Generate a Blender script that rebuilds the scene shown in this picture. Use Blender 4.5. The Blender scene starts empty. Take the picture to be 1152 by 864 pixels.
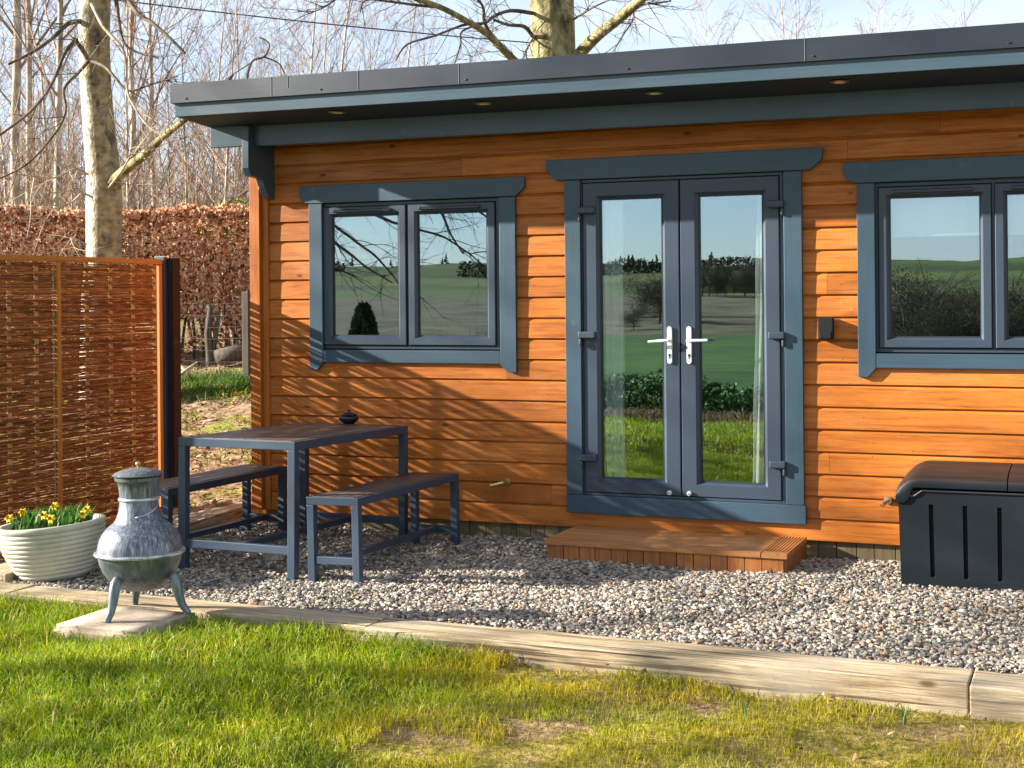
import bpy, math, random
import numpy as np
from mathutils import Vector, Matrix

R = math.radians
sc = bpy.context.scene
col = sc.collection
CAM = Vector((0.0, -8.437, 1.55))
FPX = 1596.0
PSI = math.atan(FPX / 3893.0)
FW = Vector((-math.sin(PSI), math.cos(PSI), 0))
RT = Vector((math.cos(PSI), math.sin(PSI), 0))
ROLL = 0.009
SUN = Vector((2.84, 1.0, -1.1)).normalized()      # travel direction of the sunlight


def at(px, py, w):
    """point seen at photo pixel (px, py), w metres in front of the photographer"""
    u, v = px - 576.0, py - 333.0
    a, b = u - ROLL * v, ROLL * u + v
    return CAM + (FW + RT * (a / FPX) + Vector((0, 0, -b / FPX))) * w


def mirrored(px, py, w):
    """point behind the photographer that the glass shows at that pixel"""
    p = at(px, py, w)
    return Vector((p.x, -p.y, p.z))


def W(x, z, y):
    """facade measurement taken on the wall plane, moved to depth y"""
    s = (8.437 + y) / 8.437
    return x * s, 1.55 + (z - 1.55) * s


# ----------------------------------------------------------------------------- mesh helpers
class MB:
    def __init__(self):
        self.v, self.f, self.m = [], [], []
        self.smooth = False

    def add(self, vs, fs, mi=0):
        o = len(self.v)
        self.v.extend([tuple(p) for p in vs])
        self.f.extend([tuple(i + o for i in f) for f in fs])
        self.m.extend([mi] * len(fs))
        return self

    def box(self, x0, x1, y0, y1, z0, z1, mi=0):
        vs = [(x0, y0, z0), (x1, y0, z0), (x1, y1, z0), (x0, y1, z0), (x0, y0, z1), (x1, y0, z1), (x1, y1, z1), (x0, y1, z1)]
        return self.add(vs, [(0, 3, 2, 1), (4, 5, 6, 7), (0, 1, 5, 4), (1, 2, 6, 5), (2, 3, 7, 6), (3, 0, 4, 7)], mi)

    def prism(self, poly, axis, a, b, mi=0):
        """extrude a 2D polygon along axis 'x','y','z' from a to b"""
        n = len(poly)

        def P(p, t):
            return {'x': (t, p[0], p[1]), 'y': (p[0], t, p[1]), 'z': (p[0], p[1], t)}[axis]
        vs = [P(p, a) for p in poly] + [P(p, b) for p in poly]
        fs = [tuple(range(n))[::-1], tuple(range(n, 2 * n))] + [(i, (i + 1) % n, n + (i + 1) % n, n + i) for i in range(n)]
        return self.add(vs, fs, mi)

    def tube(self, pts, radii, n=6, mi=0, caps=True):
        pts = [Vector(p) for p in pts]
        if isinstance(radii, (int, float)):
            radii = [radii] * len(pts)
        vs, prev = [], None
        for i, p in enumerate(pts):
            if i == 0:
                d = pts[1] - p
            elif i == len(pts) - 1:
                d = p - pts[i - 1]
            else:
                d = pts[i + 1] - pts[i - 1]
            if d.length < 1e-9:
                d = Vector((0, 0, 1))
            d.normalize()
            if prev is None:
                a = Vector((0, 0, 1)) if abs(d.z) < .9 else Vector((1, 0, 0))
                u = d.cross(a).normalized()
            else:
                u = prev - d * prev.dot(d)
                if u.length < 1e-6:
                    u = d.orthogonal()
                u.normalize()
            prev = u
            w = d.cross(u)
            for k in range(n):
                t = 2 * math.pi * k / n
                vs.append(p + (u * math.cos(t) + w * math.sin(t)) * radii[i])
        fs = []
        for i in range(len(pts) - 1):
            for k in range(n):
                k2 = (k + 1) % n
                fs.append((i * n + k, i * n + k2, (i + 1) * n + k2, (i + 1) * n + k))
        if caps:
            fs.append(tuple(range(n))[::-1])
            fs.append(tuple(range((len(pts) - 1) * n, len(pts) * n)))
        return self.add(vs, fs, mi)

    def lathe(self, prof, c=(0, 0, 0), n=48, mi=0):
        vs, fs = [], []
        for (r, z) in prof:
            for k in range(n):
                t = 2 * math.pi * k / n
                vs.append((c[0] + r * math.cos(t), c[1] + r * math.sin(t), c[2] + z))
        for i in range(len(prof) - 1):
            for k in range(n):
                k2 = (k + 1) % n
                fs.append((i * n + k, i * n + k2, (i + 1) * n + k2, (i + 1) * n + k))
        fs.append(tuple(range(n))[::-1])
        fs.append(tuple(range((len(prof) - 1) * n, len(prof) * n)))
        return self.add(vs, fs, mi)


def world_loc(o):
    p = Vector((0, 0, 0))
    while o is not None:
        p += Vector(o.location)
        o = o.parent
    return p


def obj(name, mb, mats, parent=None, local=False, smooth=False, bevel=0.0, seg=2, auto=None):
    """link a mesh builder as one object; world coordinates unless local"""
    me = bpy.data.meshes.new(name)
    vs = mb.v
    if parent is not None and not local:
        o_ = world_loc(parent)
        vs = [(p[0] - o_.x, p[1] - o_.y, p[2] - o_.z) for p in vs]
    me.from_pydata(vs, [], mb.f)
    if not isinstance(mats, (list, tuple)):
        mats = [mats]
    for m in mats:
        me.materials.append(m)
    if len(mats) > 1:
        me.polygons.foreach_set('material_index', mb.m)
    if smooth or auto:
        me.polygons.foreach_set('use_smooth', [True] * len(me.polygons))
    if auto:
        me.set_sharp_from_angle(angle=R(auto))
    me.update()
    o = bpy.data.objects.new(name, me)
    col.objects.link(o)
    if parent is not None:
        o.parent = parent
    if bevel:
        b = o.modifiers.new('bevel', 'BEVEL')
        b.width, b.segments, b.limit_method, b.angle_limit = bevel, seg, 'ANGLE', R(35)
    return o


def array_mesh(name, verts, quads, mats, parent=None, smooth=False, tris=None):
    """fast mesh from numpy arrays of vertices, quads and triangles (world coordinates)"""
    me = bpy.data.meshes.new(name)
    verts = np.asarray(verts, dtype=np.float32)
    if parent is not None:
        p = world_loc(parent)
        verts = verts - np.array([p.x, p.y, p.z], dtype=np.float32)
    me.vertices.add(len(verts))
    me.vertices.foreach_set('co', verts.ravel())
    loops, starts, totals, k = [], [], [], 0
    for arr, s in ((quads, 4), (tris, 3)):
        if arr is None or len(arr) == 0:
            continue
        arr = np.asarray(arr, dtype=np.int32)
        loops.append(arr.ravel())
        starts.append(k + np.arange(len(arr), dtype=np.int32) * s)
        totals.append(np.full(len(arr), s, dtype=np.int32))
        k += arr.size
    loops, starts = np.concatenate(loops), np.concatenate(starts)
    me.loops.add(len(loops))
    me.loops.foreach_set('vertex_index', loops)
    me.polygons.add(len(starts))
    me.polygons.foreach_set('loop_start', starts)
    me.update(calc_edges=True)
    if not isinstance(mats, (list, tuple)):
        mats = [mats]
    for m in mats:
        me.materials.append(m)
    me.polygons.foreach_set('use_smooth', np.full(len(starts), smooth))
    o = bpy.data.objects.new(name, me)
    col.objects.link(o)
    if parent is not None:
        o.parent = parent
    return o


def empty(name, loc=(0, 0, 0), rot=(0, 0, 0)):
    o = bpy.data.objects.new(name, None)
    o.location, o.rotation_euler = loc, rot
    o.empty_display_size = .1
    col.objects.link(o)
    return o


def tag(o, label, cat, group=None, kind=None):
    o['label'], o['category'] = label, cat
    if group:
        o['group'] = group
    if kind:
        o['kind'] = kind
    return o


def setting(o, kind='structure'):
    o['kind'] = kind
    return o


def copy_tree(o, parent=None):
    c = o.copy()
    col.objects.link(c)
    c.parent = parent
    for ch in list(o.children):
        copy_tree(ch, c)
    return c


# ----------------------------------------------------------------------------- materials
class NT:
    def __init__(self, name, rough=.6, spec=.5, metal=0.0):
        self.mat = bpy.data.materials.new(name)
        self.mat.use_nodes = True
        self.nt = self.mat.node_tree
        self.b = self.nt.nodes['Principled BSDF']
        self.b.inputs['Roughness'].default_value = rough
        self.b.inputs['Specular IOR Level'].default_value = spec
        self.b.inputs['Metallic'].default_value = metal
        self._c = None

    def n(self, t, **kw):
        nd = self.nt.nodes.new(t)
        for k, v in kw.items():
            setattr(nd, k, v)
        return nd

    def lk(self, a, b):
        self.nt.links.new(a, b)

    def co(self):
        if self._c is None:
            self._c = self.n('ShaderNodeTexCoord').outputs['Object']
        return self._c

    def wpos(self):
        return self.n('ShaderNodeNewGeometry').outputs['Position']

    def island(self):
        return self.n('ShaderNodeNewGeometry').outputs['Random Per Island']

    def noise(self, scale=5, detail=4, stretch=(1, 1, 1), rough=.55, dist=0.0, src=None, offset=None):
        mp = self.n('ShaderNodeMapping')
        mp.inputs['Scale'].default_value = stretch
        self.lk(src or self.co(), mp.inputs['Vector'])
        if offset is not None:
            cm = self.n('ShaderNodeCombineXYZ')
            mu = self.math('MULTIPLY', offset, 37.0)
            for i in range(3):
                self.lk(mu, cm.inputs[i])
            self.lk(cm.outputs[0], mp.inputs['Location'])
        t = self.n('ShaderNodeTexNoise')
        t.inputs['Scale'].default_value = scale
        t.inputs['Detail'].default_value = detail
        t.inputs['Roughness'].default_value = rough
        t.inputs['Distortion'].default_value = dist
        self.lk(mp.outputs[0], t.inputs['Vector'])
        return t.outputs['Fac']

    def voro(self, scale, stretch=(1, 1, 1), feature='F1', out='Distance', src=None):
        mp = self.n('ShaderNodeMapping')
        mp.inputs['Scale'].default_value = stretch
        self.lk(src or self.co(), mp.inputs['Vector'])
        t = self.n('ShaderNodeTexVoronoi', feature=feature)
        t.inputs['Scale'].default_value = scale
        self.lk(mp.outputs[0], t.inputs['Vector'])
        return t.outputs[out]

    def ramp(self, fac, stops, interp='LINEAR'):
        r = self.n('ShaderNodeValToRGB')
        r.color_ramp.interpolation = interp
        e = r.color_ramp.elements
        while len(e) < len(stops):
            e.new(.5)
        for i, (p, c) in enumerate(stops):
            e[i].position = p
            if isinstance(c, (int, float)):
                c = (c, c, c)
            e[i].color = (c[0], c[1], c[2], 1)
        self.lk(fac, r.inputs['Fac'])
        return r.outputs['Color']

    def mix(self, fac, a, b, mode='MIX'):
        m = self.n('ShaderNodeMix', data_type='RGBA', blend_type=mode)
        m.clamp_factor = True
        for s, v in (('Factor', fac), ('A', a), ('B', b)):
            i = [x for x in m.inputs if x.name == s and (x.type == 'RGBA' or s == 'Factor' and x.type == 'VALUE')][0]
            if isinstance(v, (int, float)) and s == 'Factor':
                i.default_value = v
            elif isinstance(v, (tuple, list)):
                i.default_value = (v[0], v[1], v[2], 1)
            else:
                self.lk(v, i)
        return [x for x in m.outputs if x.type == 'RGBA'][0]

    def math(self, op, a, b=0.0, c=None):
        m = self.n('ShaderNodeMath', operation=op)
        for i, v in enumerate((a, b) if c is None else (a, b, c)):
            if isinstance(v, (int, float)):
                m.inputs[i].default_value = v
            else:
                self.lk(v, m.inputs[i])
        return m.outputs[0]

    def sep(self, v):
        s = self.n('ShaderNodeSeparateXYZ')
        self.lk(v, s.inputs[0])
        return s.outputs

    def color(self, c):
        if isinstance(c, (tuple, list)):
            self.b.inputs['Base Color'].default_value = (c[0], c[1], c[2], 1)
        else:
            self.lk(c, self.b.inputs['Base Color'])
        return self

    def roughness(self, r):
        self.lk(r, self.b.inputs['Roughness'])
        return self

    def bump(self, h, strength=.3, dist=.01):
        b = self.n('ShaderNodeBump')
        b.inputs['Strength'].default_value = strength
        b.inputs['Distance'].default_value = dist
        self.lk(h, b.inputs['Height'])
        self.lk(b.outputs[0], self.b.inputs['Normal'])
        return self


M = {}


def wood(name, base, dark, along='x', grain=1.0, rough=.55, var=.25, knots=True, spec=.4, bump=.25, fade=None):
    """planked wood: streaky grain along an axis, tone changing from board to board, knots"""
    t = NT(name, rough, spec)
    st = {'x': (1.2, 22, 22), 'y': (22, 1.2, 22), 'z': (22, 22, 1.2)}[along]
    isl = t.island()
    g = t.noise(2.2 * grain, 6, st, .62, .6, offset=isl)
    g2 = t.noise(9 * grain, 3, st, .6, 0, offset=isl)
    c = t.ramp(g, [(.28, dark), (.52, base), (.78, [min(1, x * 1.18) for x in base])])
    c = t.mix(t.math('MULTIPLY', t.ramp(g2, [(.45, 0), (.75, 1)]), .35), c, dark)
    tone = t.ramp(isl, [(0, 1 - var), (.5, 1.0), (1, 1 + var * .5)])
    c = t.mix(1.0, c, tone, 'MULTIPLY')
    if knots:
        ks = {'x': (1, 2.2, 2.2), 'y': (2.2, 1, 2.2), 'z': (2.2, 2.2, 1)}[along]
        k = t.voro(3.1, ks)
        c = t.mix(t.ramp(k, [(.05, .9), (.10, 0)]), c, [x * .25 for x in dark])
        k2 = t.voro(8.5, ks)
        c = t.mix(t.ramp(k2, [(.04, .8), (.08, 0)]), c, [x * .3 for x in dark])
        c = t.mix(t.ramp(t.noise(3.5, 7, [max(1, q_ * .22) for q_ in st], .7), [(.60, 0), (.75, .45)]), c, [x * .5 for x in dark])
    if fade:
        c = t.mix(t.ramp(t.noise(1.3, 7, [max(1, q_ * .12) for q_ in st], .68), [(.50, 0), (.72, .42)]), c, fade)
    blot = t.noise(1.6, 3)
    c = t.mix(t.ramp(blot, [(.45, 0), (.8, .35)]), c, dark)
    t.color(c).bump(g2, bump, .002)
    M[name] = t.mat
    return t


wood('clad', (.465, .143, .019), (.22, .052, .008), 'x', 1, .5, .30, spec=.28, fade=(.60, .27, .10))
wood('clad_upright', (.44, .134, .02), (.26, .062, .008), 'z', 1, .5, .15, spec=.28)
wood('step_wood', (.47, .205, .066), (.26, .09, .025), 'x', 1.4, .5, .25)
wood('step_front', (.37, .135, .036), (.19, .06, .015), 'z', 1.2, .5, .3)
wood('plinth_wood', (.20, .15, .075), (.10, .075, .035), 'z', 1.2, .8, .35)
wood('sleeper', (.52, .42, .29), (.27, .2, .13), 'x', .9, .85, .2, bump=.5)
wood('sleeper_side', (.42, .31, .19), (.2, .14, .085), 'y', .9, .85, .2, bump=.5)
wood('table_slat', (.105, .068, .055), (.045, .028, .024), 'y', 1.6, .42, .35, knots=False, spec=.5)
wood('fence_frame', (.50, .205, .038), (.33, .115, .02), 'z', 1.1, .6, .15)
wood('fence_rail', (.50, .205, .038), (.33, .115, .02), 'y', 1.1, .6, .15)
wood('old_post', (.075, .06, .042), (.035, .03, .022), 'z', 1, .9, .2)


def paint(name, base, rough=.45, streak='x', var=.12, spec=.5):
    t = NT(name, rough, spec)
    st = {'x': (1, 30, 30), 'z': (30, 30, 1), 'n': (1, 1, 1)}[streak]
    g = t.noise(3, 5, st)
    b = t.noise(1.3, 3)
    c = t.ramp(g, [(.3, [x * (1 - var) for x in base]), (.7, [x * (1 + var) for x in base])])
    c = t.mix(t.ramp(b, [(.4, 0), (.75, .3)]), c, [x * .7 + .012 for x in base])
    if streak != 'n':
        c = t.mix(t.ramp(t.noise(26, 3, st), [(.62, 0), (.74, .5)]), c, [x * .55 for x in base])
        c = t.mix(t.ramp(t.voro(9, (1, 1, 1)), [(.018, .7), (.03, 0)]), c, [x * .3 for x in base])
        c = t.mix(t.ramp(t.noise(7, 6), [(.66, 0), (.74, .35)]), c, [x * 1.5 + .05 for x in base])
    t.color(c).bump(g, .35 if streak != 'n' else .1, .0015)
    t.roughness(t.ramp(b, [(.3, rough - .06), (.8, rough + .12)]))
    M[name] = t.mat
    return t


paint('trim_x', (.029, .061, .090), .42, 'x')
paint('trim_z', (.029, .061, .090), .42, 'z')
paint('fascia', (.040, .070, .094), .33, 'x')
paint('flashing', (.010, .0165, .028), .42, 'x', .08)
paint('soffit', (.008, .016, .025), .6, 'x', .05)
paint('upvc', (.030, .046, .070), .38, 'n', .04)
paint('seal', (.012, .014, .018), .5, 'n', .03)
paint('steel_frame', (.026, .046, .078), .38, 'n', .06)
paint('post_brown', (.030, .021, .019), .85, 'z', .15, .08)
paint('bin_plastic', (.0065, .0105, .015), .6, 'n', .1, .22)
paint('black_matt', (.010, .012, .014), .6, 'n', .05, .2)
paint('black_gloss', (.012, .013, .016), .18, 'n', .1)
paint('white_plastic', (.72, .72, .70), .35, 'n', .02)
paint('roof_felt', (.04, .042, .048), .9, 'n', .2)

t = NT('chrome', .22, .5, 1.0)
t.color((.62, .62, .62))
M['chrome'] = t.mat
t = NT('brass', .35, .5, 1.0)
t.color((.55, .44, .22))
M['brass'] = t.mat
t = NT('sealant', .7)
t.color((.11, .12, .13))
M['sealant'] = t.mat

# bin lid: brown-black moulded plastic with rough grain
t = NT('bin_lid', .55, .3)
g = t.noise(4, 5, (1, 9, 9))
t.color(t.ramp(g, [(.3, (.011, .007, .0065)), (.55, (.024, .014, .011)), (.8, (.055, .036, .028))])).bump(t.noise(60, 2), .25, .002)
M['bin_lid'] = t.mat

# window glass: solar-coated double glazing, mirror-like outdoors, dark room behind
t = NT('glass')
nt = t.nt
gl = t.n('ShaderNodeBsdfGlossy')
gl.inputs['Roughness'].default_value = 0.004
gl.inputs['Color'].default_value = (.70, .87, 1, 1)
wav = t.noise(2.2, 2)
bp = t.n('ShaderNodeBump')
bp.inputs['Strength'].default_value = .012
bp.inputs['Distance'].default_value = .02
t.lk(wav, bp.inputs['Height'])
t.lk(bp.outputs[0], gl.inputs['Normal'])
tr = t.n('ShaderNodeBsdfTransparent')
tr.inputs['Color'].default_value = (.94, .97, .96, 1)
mx = t.n('ShaderNodeMixShader')
lw = t.n('ShaderNodeLayerWeight')
lw.inputs['Blend'].default_value = .35
t.lk(t.math('MULTIPLY_ADD', lw.outputs['Fresnel'], .40, .25), mx.inputs[0])
t.lk(tr.outputs[0], mx.inputs[1])
t.lk(gl.outputs[0], mx.inputs[2])
t.lk(mx.outputs[0], nt.nodes['Material Output'].inputs['Surface'])
M['glass'] = t.mat

# curtain / blind cloth
t = NT('curtain', .9, .1)
td = t.n('ShaderNodeBsdfTranslucent')
td.inputs['Color'].default_value = (.8, .82, .8, 1)
ms = t.n('ShaderNodeMixShader')
ms.inputs[0].default_value = .25
t.lk(t.b.outputs[0], ms.inputs[1])
t.lk(td.outputs[0], ms.inputs[2])
t.lk(ms.outputs[0], t.nt.nodes['Material Output'].inputs['Surface'])
t.color(t.ramp(t.noise(3, 3, (8, 8, .4)), [(.3, (.80, .82, .81)), (.7, (.90, .91, .90))]))
M['curtain'] = t.mat
t = NT('room', .9, .1)
t.color((.16, .11, .07))
M['room'] = t.mat


def weathered(name, along):
    t = NT(name, .9, .15)
    st = (1, 26, 26) if along == 'x' else (26, 1, 26)
    g = t.noise(1.6, 8, st, .7, .8)
    c = t.ramp(g, [(.33, (.17, .12, .07)), (.45, (.40, .30, .18)), (.56, (.54, .43, .28)), (.75, (.66, .56, .41))])
    c = t.mix(t.math('MULTIPLY', t.ramp(t.noise(7, 4, st), [(.42, 1), (.56, 0)]), .5), c, (.16, .115, .07))
    crack = t.noise(.9, 3, (1.1, 60, 60) if along == 'x' else (60, 1.1, 60), .5, .4)
    c = t.mix(t.ramp(crack, [(.585, 0), (.64, .85)]), c, (.07, .05, .032))
    c = t.mix(t.ramp(t.noise(2.2, 6), [(.48, 0), (.70, .55)]), c, (.30, .27, .22))
    ks = (1, 2.0, 2.0) if along == 'x' else (2.0, 1, 2.0)
    k = t.voro(1.9, ks)
    c = t.mix(t.ramp(k, [(.05, .85), (.09, 0)]), c, (.13, .075, .035))
    c = t.mix(t.ramp(t.noise(60, 3), [(.6, 0), (.75, .4)]), c, (.14, .11, .08))
    t.color(c).bump(t.math('ADD', g, t.math('MULTIPLY', crack, -1.0)), .9, .004)
    M[name] = t.mat


weathered('sleeper', 'x')
weathered('sleeper_side', 'y')

# gravel
t = NT('pebble', .75, .3)
i = t.island()
c = t.ramp(i, [(0, (.075, .073, .072)), (.12, (.16, .15, .14)), (.27, (.28, .25, .215)), (.41, (.38, .34, .29)), (.53, (.21, .20, .19)),
               (.66, (.44, .39, .33)), (.76, (.31, .205, .14)), (.85, (.50, .46, .40)), (.91, (.38, .27, .17)), (.965, (.62, .58, .52))], 'CONSTANT')
c = t.mix(t.ramp(t.noise(160, 3), [(.4, 0), (.75, .4)]), c, (.16, .145, .125))
c = t.mix(1.0, c, (1.01, .985, .94), 'MULTIPLY')
t.color(c).bump(t.noise(220, 3), .3, .002)
M['pebble'] = t.mat
t = NT('gravel_base', .9, .2)
t.color(t.ramp(t.noise(70, 4), [(.3, (.03, .027, .024)), (.7, (.14, .125, .11))]))
M['gravel_base'] = t.mat

# stone slab: weathered concrete with green edge growth
t = NT('slab', .9, .2)
g = t.noise(9, 6)
c = t.ramp(g, [(.3, (.25, .2, .14)), (.55, (.40, .33, .25)), (.75, (.50, .43, .34))])
c = t.mix(t.ramp(t.voro(70), [(.05, .7), (.3, 0)]), c, (.12, .1, .08))
x, y, z = t.sep(t.co())
c = t.mix(t.math('MULTIPLY', t.ramp(t.math('ADD', x, t.math('MULTIPLY', t.noise(14, 4), .08)), [(.27, 0), (.30, 1)]), .8), c, (.10, .12, .035))
t.color(c).bump(g, .5, .006)
M['slab'] = t.mat

# chiminea: black cast iron rubbed with grey-blue metallic paint, green-brown below the rim
t = NT('chim_metal', .42, .5, .55)
vs = t.noise(6, 6, (13, 13, .8), .68)
c = t.ramp(vs, [(.34, (.055, .068, .085)), (.52, (.16, .18, .22)), (.72, (.45, .47, .52))])
z = t.sep(t.co())[2]
low = t.ramp(t.math('ADD', z, t.math('MULTIPLY', t.noise(6, 3), .06)), [(.30, 1), (.335, 0)])
c = t.mix(t.math('MULTIPLY', low, .75), c, t.ramp(t.noise(4, 4, (3, 3, 2)), [(.35, (.05, .07, .08)), (.6, (.14, .175, .19)), (.8, (.27, .26, .23))]))
neck = t.ramp(z, [(.615, 0), (.63, .6), (.70, .6), (.72, 0)])
c = t.mix(neck, c, (.10, .135, .14))
t.color(c).bump(t.noise(14, 4, (3, 3, .8)), .25, .004)
t.roughness(t.ramp(vs, [(.3, .5), (.7, .34)]))
M['chim_metal'] = t.mat
t = NT('chim_band', .35, .5, .7)
t.color(t.ramp(t.noise(20, 4), [(.35, (.22, .25, .28)), (.6, (.55, .58, .6))]))
M['chim_band'] = t.mat
t = NT('chim_leg', .4, .5, .4)
t.color(t.ramp(t.noise(7, 4, (3, 3, 1)), [(.3, (.07, .095, .105)), (.6, (.18, .225, .24)), (.8, (.36, .40, .42))]))
M['chim_leg'] = t.mat
t = NT('chim_lid', .6, .4, .3)
t.color(t.ramp(t.noise(80, 4), [(.35, (.055, .06, .065)), (.6, (.17, .18, .19))])).bump(t.noise(120, 2), .3, .002)
M['chim_lid'] = t.mat

t = NT('pot_glaze', .38, .5)
g = t.noise(7, 5)
c = t.ramp(g, [(.3, (.34, .34, .25)), (.6, (.46, .46, .37)), (.8, (.55, .55, .46))])
c = t.mix(t.ramp(t.voro(18), [(.02, .6), (.06, 0)]), c, (.2, .16, .1))
t.color(c).bump(t.noise(30, 3), .1, .002)
M['pot_glaze'] = t.mat
t = NT('soil', .95, .1)
t.color(t.ramp(t.noise(40, 5), [(.3, (.02, .014, .009)), (.7, (.08, .055, .035))])).bump(t.noise(60, 4), .8, .02)
M['soil'] = t.mat
t = NT('petal', .55, .2)
t.color((.86, .62, .03))
t.b.inputs['Subsurface Weight'].default_value = 0
M['petal'] = t.mat
t = NT('trumpet', .5, .2)
t.color((.80, .36, .01))
M['trumpet'] = t.mat


def leafmat(name, stops, rough=.55, transl=.35, pos=None):
    t = NT(name, rough, .25)
    i = t.island()
    c = t.ramp(i, stops)
    if pos:
        c = pos(t, c)
    t.color(c)
    td = t.n('ShaderNodeBsdfTranslucent')
    t.lk(c, td.inputs['Color'])
    ms = t.n('ShaderNodeMixShader')
    ms.inputs[0].default_value = transl
    t.lk(t.b.outputs[0], ms.inputs[1])
    t.lk(td.outputs[0], ms.inputs[2])
    t.lk(ms.outputs[0], t.nt.nodes['Material Output'].inputs['Surface'])
    M[name] = t.mat
    return t


def grass_pos(t, c):
    w = t.wpos()
    x, y, z = t.sep(w)
    big = t.noise(1.1, 3, src=w)
    f = t.math('ADD', t.math('MULTIPLY', x, .17), t.math('MULTIPLY', big, 1.1))
    moss = t.ramp(f, [(0.02, 0), (.28, 1)])
    mossy = t.ramp(t.noise(9, 3, src=w), [(.3, (.25, .21, .012)), (.55, (.42, .34, .012)), (.75, (.47, .36, .035))])
    c = t.mix(t.math('MULTIPLY', moss, .72), c, mossy)
    tint = t.ramp(t.noise(2.3, 4, src=w), [(.35, (.72, .8, .7)), (.5, (1, 1, 1)), (.68, (1.35, 1.16, .8))])
    return t.mix(1.0, c, tint, 'MULTIPLY')


leafmat('grass', [(0, (.10, .18, .005)), (.35, (.19, .30, .006)), (.6, (.27, .36, .008)), (.85, (.36, .39, .014)), (.94, (.44, .37, .10)), (1, (.5, .40, .18))], .5, .4, grass_pos)
leafmat('wild_grass', [(0, (.03, .08, .008)), (.5, (.06, .14, .012)), (.85, (.12, .17, .02)), (1, (.28, .24, .1))], .55, .4)
leafmat('bulb_leaf', [(0, (.045, .13, .02)), (.5, (.08, .20, .025)), (1, (.14, .27, .05))], .4, .3)
leafmat('shoot_leaf', [(0, (.10, .19, .03)), (1, (.20, .30, .08))], .45, .3)
leafmat('beech_leaf', [(0, (.10, .034, .016)), (.2, (.30, .12, .058)), (.45, (.55, .27, .14)), (.72, (.72, .43, .26)), (.9, (.82, .58, .40)), (1, (.86, .68, .52))], .55, .42)
leafmat('dead_leaf', [(0, (.07, .035, .015)), (.4, (.17, .085, .035)), (.75, (.33, .2, .1)), (1, (.55, .42, .28))], .7, .25)
leafmat('gorse_leaf', [(0, (.03, .05, .01)), (.62, (.07, .10, .012)), (.72, (.36, .27, .01)), (1, (.5, .38, .015))], .6, .25)
leafmat('shrub_leaf', [(0, (.012, .04, .008)), (.5, (.03, .08, .012)), (.85, (.07, .13, .02)), (1, (.17, .19, .05))], .5, .25)
leafmat('conifer_leaf', [(0, (.012, .03, .012)), (1, (.03, .06, .02))], .6, .1)
leafmat('moss', [(0, (.10, .12, .01)), (.5, (.20, .21, .015)), (1, (.33, .31, .05))], .7, .3)
leafmat('far_foliage', [(0, (.03, .034, .014)), (.5, (.06, .055, .026)), (1, (.10, .085, .04))], .8, .1)
leafmat('field_tree_leaf', [(0, (.025, .026, .014)), (.5, (.055, .05, .027)), (1, (.10, .085, .045))], .8, .2)
leafmat('dry_grass', [(0, (.14, .08, .04)), (1, (.44, .32, .17))], .7, .3)

t = NT('willow_rod', .55, .35)
i = t.island()
c = t.ramp(i, [(0, (.11, .034, .010)), (.4, (.22, .074, .018)), (.75, (.34, .130, .032)), (1, (.50, .25, .085))])
t.color(t.mix(t.ramp(t.noise(12, 3), [(.4, 0), (.8, .5)]), c, (.09, .03, .01)))
M['willow_rod'] = t.mat
t = NT('willow_upright', .6, .3)
t.color(t.ramp(t.noise(30, 3), [(.3, (.38, .2, .075)), (.7, (.56, .34, .15))]))
M['willow_upright'] = t.mat

# bark
t = NT('bark_birch', .8, .2)
p = t.co()
a = t.noise(3.2, 6, (2.2, 2.2, 5))
b_ = t.noise(1.2, 4, (2, 2, 1.1))
c = t.ramp(a, [(.30, (.08, .065, .05)), (.42, (.36, .32, .24)), (.55, (.62, .58, .50)), (.75, (.76, .73, .66))])
nrm = t.sep(t.n('ShaderNodeNewGeometry').outputs['Normal'])
side = t.math('ADD', t.math('MULTIPLY', nrm[0], .62), t.math('MULTIPLY', b_, 1.2))
c = t.mix(t.math('MULTIPLY', t.ramp(side, [(.42, 0), (.85, 1)]), .8), c, t.ramp(t.noise(12, 5), [(.35, (.06, .05, .018)), (.55, (.22, .17, .055)), (.8, (.40, .33, .15))]))
c = t.mix(t.ramp(t.noise(5, 5, (1.4, 1.4, .9)), [(.56, 0), (.66, .85)]), c, (.045, .038, .028))
t.color(c).bump(t.noise(22, 5, (1, 1, .6)), .8, .03)
M['bark_birch'] = t.mat
t = NT('bark_moss', .85, .2)
c = t.ramp(t.noise(9, 6, (1, 1, .5)), [(.32, (.05, .045, .025)), (.5, (.20, .17, .075)), (.7, (.40, .36, .2))])
t.color(c).bump(t.noise(20, 5), .8, .03)
M['bark_moss'] = t.mat
t = NT('branch_dark', .8, .2)
t.color(t.ramp(t.noise(6, 4), [(.35, (.055, .042, .03)), (.6, (.14, .11, .075)), (.8, (.26, .23, .17))]))
M['branch_dark'] = t.mat
t = NT('branch_pale', .8, .2)
t.color(t.ramp(t.noise(8, 4), [(.35, (.2, .15, .09)), (.7, (.5, .43, .33))]))
M['branch_pale'] = t.mat
t = NT('slim_trunk', .85, .2)
t.color(t.ramp(t.noise(3, 5, (2, 2, 1.2)), [(.33, (.16, .125, .095)), (.5, (.36, .30, .235)), (.68, (.58, .52, .43))]))
M['slim_trunk'] = t.mat
t = NT('twig_red', .85, .15)
t.color(t.ramp(t.noise(2, 3), [(.35, (.20, .135, .10)), (.65, (.34, .235, .175))]))
M['twig_red'] = t.mat
t = NT('brush_brown', .9, .1)
t.color(t.ramp(t.noise(.5, 4), [(.35, (.19, .13, .09)), (.6, (.30, .215, .15)), (.75, (.24, .21, .11))]))
M['brush_brown'] = t.mat
t = NT('rock', .85, .3)
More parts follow.
